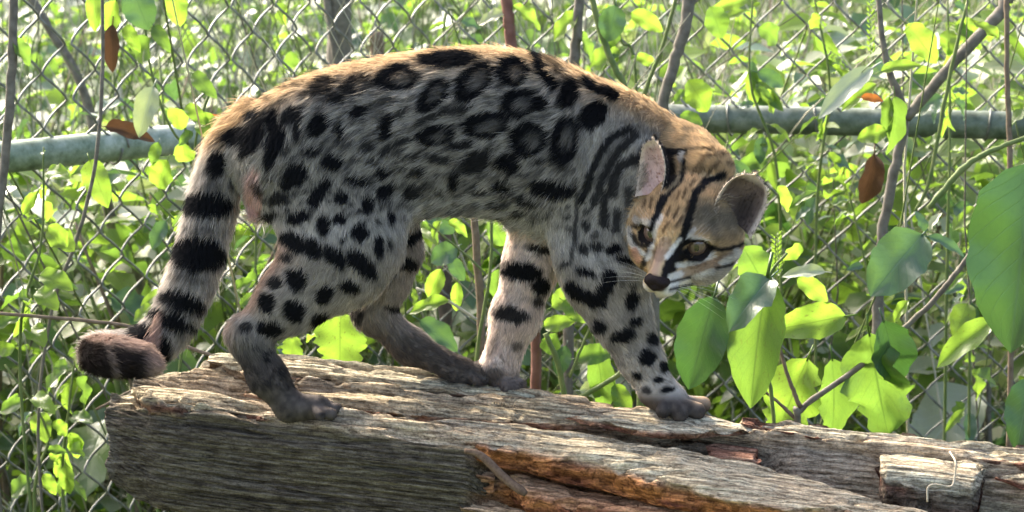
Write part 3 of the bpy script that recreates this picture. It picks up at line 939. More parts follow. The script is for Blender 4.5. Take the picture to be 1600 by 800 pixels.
br = rng.normal(1, .2, n).clip(.5, 1.6)[:, None] * (0.55 + .9 * fbm(root[:, 0] / .007, root[:, 1] / .007, root[:, 2] / .007, 77, 2))[:, None]
hcol = np.clip(hcol * br, .004, .92)
thick = np.where(ish, .00021, .00027)

# ear rim hairs
er, ed_, el_, ec_ = [], [], [], []
for ev, ef, ec, em, side in EARS:
    sel = rng.integers(0, em, 2600)
    back = rng.random(2600) < .55
    idx = np.where(back, sel, sel + em)
    c0 = ev[:em].mean(0)
    for i in idx:
        er.append(ev[i] + rng.normal(0, .0006, 3)); ec_.append(ec[i])
        up = HM @ norm(np.array((side * .45, rng.normal(0, .25) + (.25 if i >= em else -.35), 1.0)))
        ed_.append(up); el_.append(.0045 if i < em else .0032)
for i in range(130):
    l_, h_ = rng.uniform(-.95, -.2), rng.uniform(.05, .45)
    ev, em = EARS[1][0], EARS[1][3]
    k = em + int(h_ * 15) * 17 + int((l_ + 1) / 2 * 16)
    er.append(ev[k]); ec_.append(np.array((.5, .44, .36)) * rng.uniform(.6, 1.2))
    ed_.append(HM @ norm(np.array((.9, .35, .5 + rng.normal(0, .25))))); el_.append(rng.uniform(.005, .011))
er, ed_, el_, ec_ = np.array(er), norm(np.array(ed_) + rng.normal(0, .22, (len(ed_), 3))), np.array(el_) * rng.uniform(.6, 1.3, len(el_)), np.array(ec_)
ep = np.stack([er + ed_ * (el_ * t)[:, None] for t in (0, .33, .66, 1)], 1)
pts = np.concatenate([pts, ep]).astype(np.float32)
hcol = np.concatenate([hcol, np.clip(ec_ * rng.normal(1, .15, (len(ec_), 1)), .01, .9)])
thick = np.concatenate([thick, np.full(len(er), .00017)])
n = len(pts)


def hair_object(name, pts, thick, cols, mat, parent, taper=(1, .9, .65, .18)):
    n, k, _ = pts.shape
    cu = bpy.data.hair_curves.new(name)
    cu.add_curves([k] * n)
    org = np.array(parent.location, np.float32)
    cu.attributes['position'].data.foreach_set('vector', (pts - org).astype(np.float32).ravel())
    ra = cu.attributes.get('radius') or cu.attributes.new('radius', 'FLOAT', 'POINT')
    ra.data.foreach_set('value', (np.asarray(thick)[:, None] * np.interp(np.linspace(0, 1, k), np.linspace(0, 1, 4), taper)[None, :]).astype(np.float32).ravel())
    ca = cu.attributes.new('hair_col', 'FLOAT_COLOR', 'CURVE')
    c4 = np.ones((n, 4), np.float32); c4[:, :3] = cols
    ca.data.foreach_set('color', c4.ravel())
    cu.materials.append(mat)
    o = bpy.data.objects.new(name, cu)
    return link(o, parent)


hair_object('fur', pts, thick, hcol, fur_mat, cat_root)

# whiskers
wp, wc = [], []
for side in (-1, 1):
    for i in range(6):
        a = np.array((side * (8 + (i % 3) * 2), 38 - (i % 3) * 3, -19 - (i // 3) * 2.2))
        dr = norm(np.array((side * 1.0, -.05 - .18 * (i % 3), .1 - .26 * (i // 3))))
        L = 34 + 8 * rng.random()
        wp.append([H(*(a + dr * L * t + np.array((0, -4 * t * t, -9 * t * t)))) for t in np.linspace(0, 1, 8)])
        wc.append((.85, .84, .8))
for side in (-1, 1):
    for i in range(3):
        a = np.array((side * (14 + 3 * i), 26, 17.0)); dr = norm(np.array((side * .5, .4, .8)))
        wp.append([H(*(a + dr * 20 * t + np.array((0, -3 * t * t, -2 * t)))) for t in np.linspace(0, 1, 8)]); wc.append((.7, .68, .62))
hair_object('whiskers', np.array(wp), np.full(len(wp), .00010), np.array(wc), fur_mat, cat_root)

# ---- eyes: eyeball with iris and pupil as sub-parts, all real domes
def dome(c, axis, r, a0, a1, nr=10, ns=28, squash=None):
    axis = norm(np.asarray(axis, float)); t = norm(np.cross(axis, (0, 0, 1.0))); b = np.cross(t, axis)
    V = []
    for i in range(nr + 1):
        th = a0 + (a1 - a0) * i / nr
        for j in range(ns):
            ph = 2 * math.pi * j / ns
            s = math.sin(th)
            x, y = s * math.cos(ph), s * math.sin(ph)
            if squash: x *= squash
            V.append(np.asarray(c) + r * (axis * math.cos(th) + t * x + b * y))
    Fq = [(i * ns + j, (i + 1) * ns + j, (i + 1) * ns + (j + 1) % ns, i * ns + (j + 1) % ns) for i in range(nr) for j in range(ns)]
    return np.array(V), Fq


def gloss_mat(name, colr, rough, noise=None, coat_w=0.0):
    m, nt, out = new_mat(name)
    b = N(nt, 'ShaderNodeBsdfPrincipled', Roughness=rough)
    b.inputs['Base Color'].default_value = tuple(colr) + (1,)
    b.inputs['Coat Weight'].default_value = coat_w
    b.inputs['Coat Roughness'].default_value = .05
    if noise:
        tc = N(nt, 'ShaderNodeTexCoord'); ns = N(nt, 'ShaderNodeTexNoise', Scale=noise[0], Detail=4.0)
        nt.links.new(tc.outputs['Object'], ns.inputs['Vector'])
        rp = ramp(nt, ns.outputs['Fac'], [(.3, colr), (.7, noise[1])])
        nt.links.new(rp.outputs[0], b.inputs['Base Color'])
    if rough > .5: b.inputs['Specular IOR Level'].default_value = .1
    nt.links.new(b.outputs[0], out.inputs[0])
    return m


eye_w = gloss_mat('eye_dark', (.05, .035, .03), .15, coat_w=.6)
iris_m = gloss_mat('eye_iris', (.13, .082, .062), .3, (900.0, (.08, .05, .038)), coat_w=.8)
pupil_m = gloss_mat('eye_pupil', (.008, .007, .007), .06, coat_w=1.0)
gaze = norm(HM.T @ norm(np.array((-.25, -1.0, -.16))))
for es, ed in zip(EYE_S, EYE_DIR):
    axis = HM @ norm(ed * .75 + gaze * .5)
    c = H(*(es - ed * (EYE_R + .9)))
    ev, ef = dome(c, axis, EYE_R * HS, .001, math.pi - .001, 18, 28)
    eo = mobj('eye', ev, ef, eye_w, cat_root)
    for nm, r, a1, m, sq in (('iris', 1.012, .68, iris_m, None), ('pupil', 1.024, .27, pupil_m, .75)):
        v, f = dome(c, axis, EYE_R * HS * r, .001, a1, 8, 28, sq)
        o = mobj(nm, v - np.array(cat_root.location), f, m)
        o.parent = eo
# nose leather
nose_m = gloss_mat('nose_leather', (.010, .007, .007), .6, (700.0, (.022, .014, .013)))
NV, NF = [], []
rings = [(51.0, .2, 0), (52.4, 4.5, 0), (51.2, 7.4, 0), (47.5, 9.0, 0), (42.5, 8.6, 0)]
for f_, r_, _ in rings:
    for j in range(20):
        ph = 2 * math.pi * j / 20
        x, y = r_ * math.cos(ph), r_ * math.sin(ph) * .72
        if y < 0: x *= (1 - .55 * (-y / max(r_ * .72, .1)) ** 1.3)
        NV.append(H(x, f_ + (.9 if y > 0 else .2), y - 15.0))
for i in range(len(rings) - 1):
    for j in range(20):
        k = (j + 1) % 20
        NF.append((i * 20 + j, (i + 1) * 20 + j, (i + 1) * 20 + k, i * 20 + k))
mobj('nose', NV, NF, nose_m, cat_root)
# ================================================================== the rotten log
LOG_YAW = math.radians(-16.5)
log_root = empty('rotten_log', (0, 0, .848), 'weathered split log with rotten orange heartwood that the cat walks on', 'log')
log_root.rotation_euler = (0, 0, LOG_YAW)


def plane_z(s, t):
    """the worn top of the log, relative to the root (s along, t towards the front)"""
    return -.0406 * s - .163 * t


wood_m, nt, out = new_mat('weathered_wood')
at = N(nt, 'ShaderNodeAttribute', attribute_name='Col')
tc = N(nt, 'ShaderNodeTexCoord')
mp = N(nt, 'ShaderNodeMapping'); mp.inputs['Scale'].default_value = (55, 250, 250); nt.links.new(tc.outputs['Object'], mp.inputs['Vector'])
n1 = N(nt, 'ShaderNodeTexNoise', Scale=1.0, Detail=9.0, Roughness=.68); nt.links.new(mp.outputs[0], n1.inputs['Vector'])
mp2 = N(nt, 'ShaderNodeMapping'); mp2.inputs['Scale'].default_value = (30, 90, 90); nt.links.new(tc.outputs['Object'], mp2.inputs['Vector'])
n2 = N(nt, 'ShaderNodeTexNoise', Scale=1.0, Detail=6.0, Roughness=.7); nt.links.new(mp2.outputs[0], n2.inputs['Vector'])
rp = ramp(nt, n1.outputs['Fac'], [(.36, (.16, .14, .12)), (.44, (.62, .58, .54)), (.56, (1.1, 1.1, 1.08)), (.72, (1.55, 1.52, 1.42))])
rp2 = ramp(nt, n2.outputs['Fac'], [(.35, (.72, .72, .70)), (.65, (1.15, 1.15, 1.15))])
mm = N(nt, 'ShaderNodeMix', data_type='RGBA', blend_type='MULTIPLY'); mm.inputs['Factor'].default_value = .85
nt.links.new(at.outputs['Color'], mm.inputs['A']); nt.links.new(rp.outputs[0], mm.inputs['B'])
mpw = N(nt, 'ShaderNodeMapping'); mpw.inputs['Scale'].default_value = (.035, 1, 1); nt.links.new(tc.outputs['Object'], mpw.inputs['Vector'])
wv = N(nt, 'ShaderNodeTexWave', Scale=70.0, Distortion=9.0, Detail=5.0); wv.bands_direction = 'DIAGONAL'; wv.inputs['Detail Scale'].default_value = 1.6; wv.inputs['Detail Roughness'].default_value = .7
nt.links.new(mpw.outputs[0], wv.inputs['Vector'])
rpw = ramp(nt, wv.outputs['Fac'], [(.04, (.30, .27, .24)), (.28, (.85, .83, .80)), (.7, (1.12, 1.12, 1.1))])
mw = N(nt, 'ShaderNodeMix', data_type='RGBA', blend_type='MULTIPLY'); mw.inputs['Factor'].default_value = .6
nt.links.new(mm.outputs['Result'], mw.inputs['A']); nt.links.new(rpw.outputs[0], mw.inputs['B'])
mm = mw
m3 = N(nt, 'ShaderNodeMix', data_type='RGBA', blend_type='MULTIPLY'); m3.inputs['Factor'].default_value = .8
nt.links.new(mm.outputs['Result'], m3.inputs['A']); nt.links.new(rp2.outputs[0], m3.inputs['B'])
n5 = N(nt, 'ShaderNodeTexNoise', Scale=420.0, Detail=4.0, Roughness=.7); nt.links.new(tc.outputs['Object'], n5.inputs['Vector'])
rp5 = ramp(nt, n5.outputs['Fac'], [(.36, (.45, .43, .4)), (.5, (1, 1, 1)), (.68, (1.35, 1.33, 1.28))])
m5 = N(nt, 'ShaderNodeMix', data_type='RGBA', blend_type='MULTIPLY'); m5.inputs['Factor'].default_value = .7
nt.links.new(m3.outputs['Result'], m5.inputs['A']); nt.links.new(rp5.outputs[0], m5.inputs['B'])
m3 = m5
b = N(nt, 'ShaderNodeBsdfPrincipled', Roughness=.88); b.inputs['Specular IOR Level'].default_value = .1
nt.links.new(m3.outputs['Result'], b.inputs['Base Color'])
bp = N(nt, 'ShaderNodeBump', Strength=1.0, Distance=.006); nt.links.new(n1.outputs['Fac'], bp.inputs['Height'])
bp2 = N(nt, 'ShaderNodeBump', Strength=.6, Distance=.004); nt.links.new(n2.outputs['Fac'], bp2.inputs['Height']); nt.links.new(bp.outputs[0], bp2.inputs['Normal'])
bp3 = N(nt, 'ShaderNodeBump', Strength=.8, Distance=.003); nt.links.new(wv.outputs['Fac'], bp3.inputs['Height']); nt.links.new(bp2.outputs[0], bp3.inputs['Normal'])
nt.links.new(bp3.outputs[0], b.inputs['Normal'])
nt.links.new(b.outputs[0], out.inputs[0])

TAN, GREY, MOSS, ORNG, RED, DARK = [np.array(c) for c in ((.50, .395, .265), (.27, .235, .185), (.30, .29, .18), (.43, .18, .065), (.15, .05, .032), (.022, .016, .013))]


def fibre(s, w, seed, fs=16.0, fw=230.0):
    """ridged fibres running along s"""
    a = fbm(s * fs, w * fw, 0 * s + seed * 3.1, seed, 4, .55)
    return 1 - np.abs(2 * a - 1) * 1.6


def terrace(h, step, sharp=.25):
    """flaky layers: quantise a height"""
    q = h / step
    f = q - np.floor(q)
    return (np.floor(q) + sstep(.5 - sharp / 2, .5 + sharp / 2, f)) * step


def loft(name, S_, prof, colf, parent, closed_ends=True):
    """prof(s) -> (m,2) points (t,z); displaced loft; colf(s,w,t,z,n)"""
    rows = np.array([prof(s) for s in S_])                       # ns,m,2
    ns, m, _ = rows.shape
    X = np.repeat(S_[:, None], m, 1)
    return X, rows


def finish(name, X, T, Z, col, closed=True):
    ns, m = X.shape
    V = np.stack([X, -T, Z], -1).reshape(-1, 3)
    idx = np.arange(ns * m).reshape(ns, m)
    nxt = np.roll(idx, -1, 1) if closed else idx[:, 1:]
    cur = idx if closed else idx[:, :-1]
    Fq = np.stack([cur[:-1], cur[1:], nxt[1:], nxt[:-1]], -1).reshape(-1, 4)
    Fl = [tuple(f) for f in Fq.tolist()]
    if closed:
        c0, c1 = len(V), len(V) + 1
        V = np.vstack([V, V[idx[0]].mean(0), V[idx[-1]].mean(0)])
        col = np.vstack([col.reshape(-1, 3), col[0].mean(0), col[-1].mean(0)])
        for j in range(m):
            k = (j + 1) % m
            Fl.append((idx[0, j], idx[0, k], c0)); Fl.append((idx[-1, k], idx[-1, j], c1))
    else:
        col = col.reshape(-1, 3)
    o = bpy.data.objects.new(name, mesh_data(name, V, Fl, wood_m, True, np.clip(col * 1.42, .01, .9)))
    return link(o, log_root)


def resample(pts, m):
    pts = np.asarray(pts, float)
    d = np.r_[0, np.cumsum(np.linalg.norm(np.diff(pts, axis=0), axis=1))]
    x = np.linspace(0, d[-1], m)
    return np.stack([np.interp(x, d, pts[:, k]) for k in range(pts.shape[1])], 1)


# ---- main body of the log
S_ = np.arange(-.405, .80, .0026)
PROF_S = [-.405, -.375, -.34, -.05, -.015, .015, .06, .10, .20, .34, .46, .80]
zt = lambda s, t: plane_z(s, t)


def key(s):
    """profile keys t,z(relative to the worn plane) for a station, interpolated over s"""
    full = [(-.012, -.125), (-.020, -.040), (-.017, -.006), (.006, 0), (.045, -.002), (.085, -.001), (.112, -.004), (.118, -.020), (.119, -.075), (.110, -.108), (.05, -.122)]
    rot = [(-.012, -.150), (-.020, -.050), (-.017, -.006), (.006, 0), (.030, -.003), (.050, -.020), (.070, -.036), (.088, -.055), (.098, -.085), (.095, -.135), (.04, -.150)]
    ridge = [(-.012, -.190), (-.020, -.055), (-.017, -.006), (.002, 0), (.016, -.004), (.032, -.030), (.048, -.060), (.085, -.068), (.130, -.068), (.150, -.120), (.05, -.190)]
    tip = [(.02, -.10), (.012, -.05), (.012, -.014), (.026, -.006), (.05, -.005), (.085, -.006), (.104, -.010), (.110, -.028), (.110, -.075), (.098, -.095), (.06, -.10)]
    K = {-.405: tip, -.375: [(.5 * (a[0] + b[0]), .35 * a[1] + .65 * b[1]) for a, b in zip(tip, full)], -.34: full, -.05: full, -.015: full, .015: rot, .06: rot, .10: rot, .20: ridge, .34: ridge, .46: ridge, .80: ridge}
    i = max(0, min(len(PROF_S) - 2, int(np.searchsorted(PROF_S, s)) - 1))
    a, b = PROF_S[i], PROF_S[i + 1]
    f = min(max((s - a) / (b - a), 0), 1); f = f * f * (3 - 2 * f)
    return np.array(K[a]) * (1 - f) + np.array(K[b]) * f


M_ = 300
rows = np.array([resample(np.vstack([key(s), key(s)[:1]]), M_ + 1)[:-1] for s in S_])
# soften the polygon corners
for _ in range(3):
    rows = (np.roll(rows, 1, 1) + 2 * rows + np.roll(rows, -1, 1)) / 4
X = np.repeat(S_[:, None], M_, 1)
T, Zr = rows[..., 0], rows[..., 1]
d = np.roll(rows, -1, 1) - np.roll(rows, 1, 1)
nt_, nz_ = norm(np.stack([-d[..., 1], d[..., 0]], -1))[..., 0], norm(np.stack([-d[..., 1], d[..., 0]], -1))[..., 1]
Wc = np.repeat((np.arange(M_) * .0017)[None], len(S_), 0)
topw = sstep(.35, .8, nz_); frontw = sstep(.4, .85, nt_) * (T > .05)
bend = .03 * np.exp(-(X + .405) / .05)
grain = np.sin((Wc + bend * .6 + .004 * fbm(X * 9, Wc * 40, 0 * X, 8, 3)) * 2 * math.pi / .0052 + 3 * fbm(X * 5, Wc * 20, 0 * X, 4, 2))
lay = terrace((fbm(X * 7, T * 42, 0 * X + 2, 21, 4) - .5) * .040, .0058)
sp = fibre(X, Wc, 13)
disp = topw * (lay + .0030 * sp + .004 * (fbm(X * 25, T * 90, 0 * X, 44, 3) - .5))
disp += frontw * (0.0011 * grain + .0018 * sp + .004 * (fbm(X * 6, Wc * 18, 0 * X, 51, 3) - .5))
rotw = sstep(-.02, .03, X) * sstep(.035, .05, T) * (1 - topw * .3)
disp += rotw * (terrace((fbm(X * 22, Wc * 60, 0 * X, 61, 4) - .5) * .05, .007) + .003 * sp)
disp += (1 - topw - frontw).clip(0, 1) * .004 * (sp - .3)
# grooves: long cracks along the top
for t0, s0, s1, dep, wd, sd in ((.032, -.40, .05, .010, .0035, 1), (.060, -.33, -.08, .007, .003, 2), (.020, -.1, .5, .006, .0028, 3), (.088, -.30, .0, .006, .003, 4), (.006, .15, .8, .007, .003, 5)):
    tc_ = t0 + .012 * (fbm(S_ * 8, 0 * S_, 0 * S_, 70 + sd, 3) - .5)
    disp -= topw * dep * 1.9 * np.exp(-((T - tc_[:, None]) / (wd * 1.6)) ** 2) * sstep(s0, s0 + .05, X) * sstep(s1, s1 - .05, X)
def cracks(X, T, n, seed, s_rng, t_rng, dep=(.004, .011), wd=(.0010, .0024)):
    r = np.random.default_rng(seed); out = np.zeros_like(X)
    for i in range(n):
        sc, t0, l = r.uniform(*s_rng), r.uniform(*t_rng), r.uniform(.02, .11)
        d_, w_ = r.uniform(*dep), r.uniform(*wd)
        sl = r.normal(0, .05)
        tc_ = t0 + sl * (X - sc) + .008 * (fbm(X * 14, 0 * X + i, 0 * X, 70 + seed, 2) - .5)
        out -= d_ * np.exp(-((T - tc_) / w_) ** 2) * sstep(sc - l, sc - l * .5, X) * sstep(sc + l, sc + l * .5, X)
    return np.maximum(out, -.013)


disp += topw * cracks(X, T, 70, 5, (-.42, .8), (-.015, .12))
disp += frontw * (1 - rotw) * cracks(X, Wc, 60, 9, (-.42, .0), (Wc[0][M_ // 2 - 10], Wc[0][int(M_ * .85)]), (.002, .006), (.0007, .0016))
# a hollow behind the left end, between the front lip and the back slab
hol = np.exp(-((T - .048) / .020) ** 2) * np.exp(-((X + .285) / .06) ** 2)
disp -= topw * hol * .030
hol2 = sstep(.014, .024, T) * sstep(.075, .060, T) * sstep(.07, .10, X) * sstep(.30, .25, X)
disp -= hol2 * .024
Tn = T + nt_ * disp
Zn = Zr + plane_z(X, T) + nz_ * disp
# the left end is sawn and frayed
Xn = X + (fbm(Wc * 40, 0 * X, 0 * X + 7, 33, 3) - .5) * .016 * sstep(-.36, -.405, X)
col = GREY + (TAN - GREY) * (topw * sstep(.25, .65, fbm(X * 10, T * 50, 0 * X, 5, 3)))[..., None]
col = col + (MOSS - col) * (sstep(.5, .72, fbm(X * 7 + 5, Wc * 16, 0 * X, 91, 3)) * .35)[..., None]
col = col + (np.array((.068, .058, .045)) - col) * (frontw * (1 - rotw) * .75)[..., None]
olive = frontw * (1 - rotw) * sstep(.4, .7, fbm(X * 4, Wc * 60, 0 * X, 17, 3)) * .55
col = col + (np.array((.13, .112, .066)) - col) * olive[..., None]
c_rot = ORNG + (RED - ORNG) * sstep(.35, .6, fbm(X * 16, Wc * 45, 0 * X, 23, 4))[..., None]
c_rot = c_rot + (DARK - c_rot) * sstep(.55, .7, fbm(X * 20 + 9, Wc * 30, 0 * X, 29, 3))[..., None]
col = col + (c_rot - col) * (rotw * sstep(.50, .40, X))[..., None]
grd = np.array((.19, .15, .11))
col = col + (grd - col) * (rotw * sstep(.10, .22, X) * .8)[..., None]
end_ = sstep(-.385, -.405, X)
col = col + (np.array((.16, .145, .115)) - col) * end_[..., None]
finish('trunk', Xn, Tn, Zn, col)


# ---- split slabs and splinters lying on the log
def slab(name, s0, s1, tb, tf, ztop, thick, seed, ctop, cside, ends=(.35, .35), ds=.003, m=110, rough=1.0, ragged=.006):
    """tb/tf/ztop/thick: functions of f in 0..1 along the slab"""
    Ss = np.arange(s0, s1 + ds, ds)
    f = (Ss - s0) / (s1 - s0)
    n_ = len(Ss)
    rag0 = (fbm(Ss * 45, 0 * Ss, 0 * Ss, seed, 4) - .5) * 2 * ragged
    rag1 = (fbm(Ss * 45, 0 * Ss + 4, 0 * Ss, seed + 1, 4) - .5) * 2 * ragged
    B = np.array([tb(x) for x in f]) + rag0; Fr = np.array([tf(x) for x in f]) + rag1
    taper = np.minimum(1, np.minimum((f + .002) / ends[0], (1 - f + .002) / ends[1])) ** .6
    C_ = (B + Fr) / 2; hw = (Fr - B) / 2 * taper
    Zt = np.array([ztop(x) for x in f]); Th = np.array([thick(x) for x in f]) * (.35 + .65 * taper)
    th = np.linspace(0, 2 * math.pi, m, endpoint=False)
    e = .35
    cx = np.sign(np.cos(th)) * np.abs(np.cos(th)) ** e; cz = np.sign(np.sin(th)) * np.abs(np.sin(th)) ** e
    T = C_[:, None] + hw[:, None] * cx[None]
    Zl = Zt[:, None] - Th[:, None] / 2 + Th[:, None] / 2 * cz[None]
    X = np.repeat(Ss[:, None], m, 1)
    up = np.repeat(sstep(.2, .9, cz)[None], n_, 0); fr = np.repeat((sstep(.3, .9, cx))[None], n_, 0) * (1 - up)
    sp = fibre(X, T + Zl, seed)
    dz = up * (terrace((fbm(X * 8, T * 60, 0 * X, seed + 3, 4) - .5) * .012, .0028) * rough + .0011 * sp * rough)
    low = (1 - up)
    dz = dz + up * cracks(X, T, int(8 + (s1 - s0) * 60 * rough), seed, (s0, s1), (float(B.min()), float(Fr.max())), (.003, .008)) * (.3 + .7 * min(rough, 1)) * (m > 40)
    bl = terrace((fbm(X * 30, Zl * 70, T * 20, seed + 6, 4) - .5) * .05, .007)
    Zn = Zl + dz + low * bl * .5 * rough
    Tn = T + fr * (bl * .9 + .002 * sp)
    Zn = Zn + plane_z(X, Tn)
    X = X + (fbm(T * 160, Zl * 200, 0 * X, seed + 8, 3) - .5) * .018 * np.maximum(sstep(.06, 0, f), sstep(.94, 1, f))[:, None]
    col = np.array(ctop) + (TAN * 1.05 - np.array(ctop)) * (sstep(.35, .7, fbm(X * 9, T * 70, 0 * X, seed + 4, 3)) * .5)[..., None]
    cs = np.array(cside) + (RED - np.array(cside)) * (sstep(.42, .62, fbm(X * 20, Zl * 90, T * 30, seed + 5, 4)) * .75)[..., None]
    col = cs + (col - cs) * up[..., None]
    return finish(name, X, Tn, Zn, col)


L = lambda *k: (lambda x: float(np.interp(x, np.linspace(0, 1, len(k)), k)))
PALE = (.50, .45, .33); ASH = (.40, .385, .30)
o = slab('split_plank', -.085, .440, L(.072, .064, .060, .066, .080, .098, .118), L(.104, .106, .112, .132, .156, .158, .132),
         L(.003, .004, .004, .003, .001, -.002, -.008), L(.014, .026, .034, .034, .026, .020, .012), 101, (.46, .40, .285), ORNG, (.12, .22), m=150, ragged=.005)
o = slab('bark_flake', .070, .262, L(.030, .004, -.004, -.010), L(.046, .056, .048, .022), L(.008, .011, .010, .005), L(.007, .010, .010, .008), 131, PALE, (.30, .17, .10), (.4, .4), rough=.6, ragged=.004)
slab('rotten_block', .214, .262, L(.018, .016), L(.050, .050), L(-.010, -.011), L(.026, .024), 137, (.27, .13, .085), (.25, .115, .075), (.05, .05), rough=.5, ragged=.0015)
slab('broken_chunk', .382, .478, L(.020, .018, .014), L(.066, .074, .070), L(.006, .006, .004), L(.050, .058, .056), 151, ASH, (.10, .082, .066), (.1, .06), rough=.7, ragged=.004)
slab('bark_flake', .492, .62, L(.044, .020, .010), L(.056, .074, .080), L(.003, .004, .005), L(.010, .012, .012), 163, ASH, (.16, .12, .09), (.4, .1), rough=.8, ragged=.003)
slab('back_slab', -.34, .02, L(-.016, -.018, -.019, -.018), L(.014, .020, .016, .004), L(.011, .016, .014, .006), L(.018, .024, .022, .012), 171, (.43, .40, .29), (.25, .19, .13), (.16, .3), ragged=.004)
slab('mid_splinter', -.27, .13, L(.046, .036, .030, .026), L(.066, .070, .056, .040), L(.003, .008, .008, .003), L(.010, .016, .016, .010), 181, (.40, .335, .225), (.22, .14, .09), (.3, .35), ragged=.005)
slab('front_lip', -.385, -.20, L(.070, .080, .090), L(.110, .114, .108), L(.006, .010, .003), L(.016, .020, .010), 191, (.42, .385, .28), (.20, .16, .11), (.12, .45), ragged=.005)
slab('ridge_strip', .24, .80, L(-.016, -.018, -.018, -.018), L(.006, .012, .014, .016), L(.004, .006, .006, .006), L(.012, .016, .016, .016), 201, (.44, .40, .29), (.26, .19, .13), (.25, .05), ragged=.004)
#slab('ridge_strip', .27, .40, L(.022, .030, .040), L(.040, .054, .064), L(-.014, -.024, -.030), L(.020, .022, .02), 205, (.30, .235, .16), (.21, .15, .10), (.5, .3), ragged=.005)
# ragged orange heartwood and crumbly cubes below the plank
slab('heartwood', .03, .215, L(.088, .092, .098, .104), L(.118, .128, .136, .142), L(-.034, -.036, -.036, -.034), L(.022, .024, .022, .022), 211, (.50, .27, .15), (.46, .20, .085), (.10, .10), rough=1.2, ragged=.006)
slab('heartwood', .20, .40, L(.10, .104, .104), L(.142, .142, .130), L(-.034, -.032, -.030), L(.018, .02, .016), 217, (.38, .19, .10), (.33, .14, .06), (.10, .2), rough=1.2, ragged=.006)
slab('heartwood', -.012, .016, L(.092, .090), L(.112, .112), L(-.030, -.030), L(.020, .018), 223, (.47, .28, .17), (.46, .24, .12), (.05, .05), rough=.6, ragged=.002)
slab('shelf_splinter', -.020, .055, L(.096, .098, .104), L(.122, .126, .120), L(-.056, -.058, -.060), L(.012, .012, .010), 229, (.47, .32, .19), (.24, .17, .09), (.05, .4), rough=.5, ragged=.003)
slab('outer_slab', -.060, .066, L(.098, .094, .090), L(.1225, .1235, .120), L(-.071, -.070, -.070), L(.040, .038, .036), 233, (.26, .21, .12), (.155, .135, .08), (.05, .12), rough=.5, ragged=.002)
# crumbs and slivers on the right
rs = np.random.default_rng(5)
for i in range(26):
    s0 = rs.uniform(.36, .56); t0 = rs.uniform(.085, .140); l = rs.uniform(.02, .06)
    red = rs.random()
    c = RED * 1.3 * red + np.array((.22, .16, .11)) * (1 - red) if i % 5 else np.array((.55, .47, .36))
    w = rs.uniform(.0025, .006)
    sk = rs.uniform(-.02, .02)
    slab('sliver', s0, s0 + l, L(t0 - w, t0 - w + sk), L(t0 + w, t0 + w + sk), L(-.050 - .0 * t0 + rs.uniform(0, .012), -.050 + rs.uniform(0, .012)), L(.004, .004), 300 + 7 * i, c, c * .8, (.3, .3), ds=.004, m=16, rough=.4, ragged=.001)
# stick leaning in the rotten gap, and a bent dry stem
stick_m = gloss_mat('dry_stick', (.09, .055, .035), .8, (300.0, (.17, .115, .075)))


def from_px(u, v, t):
    """photo pixel on the vertical plane of constant t of the log -> world"""
    d = RIGHT * ((u - 800) / F_PX) - UP * ((v - 400) / F_PX) + FWD
    nrm = np.array((math.sin(LOG_YAW), -math.cos(LOG_YAW), 0))
    return CAM + d * ((t - CAM @ nrm) / (d @ nrm))


p_ = smooth_path([from_px(726, 704, .132), from_px(752, 712, .131), from_px(790, 748, .134), from_px(822, 772, .137)], 20)
v, f = tube(p_, np.interp(np.linspace(0, 1, 20), [0, .4, .9, 1], [.0024, .0042, .0046, .003]), 9)
st = mobj('stick', v, f, stick_m); tag(st, 'small brown stick wedged across the rotten gap in the log', 'stick')
p_ = [from_px(1449, 784, .118), from_px(1450, 762, .116), from_px(1462, 757, .112), from_px(1486, 760, .100), from_px(1492, 742, .092), from_px(1493, 722, .088), from_px(1484, 706, .06)]
v, f = tube(smooth_path(p_, 30), .0009, 6)
st2 = mobj('dry_stem', v, f, gloss_mat('dry_stem', (.42, .36, .26), .8)); tag(st2, 'thin bent dry stem hanging in front of the broken chunk of log', 'stem')
# the post that carries the log (below the picture)
pv, pf = tube([(0.12, -.09, -.3), (.12, -.09, .3), (.12, -.09, .70)], [.075, .07, .068], 16)
post = mobj('support_post', pv, pf, gloss_mat('post_wood', (.16, .12, .09), .9, (30.0, (.25, .2, .15)))); tag(post, 'round wooden post standing under the log', 'post')

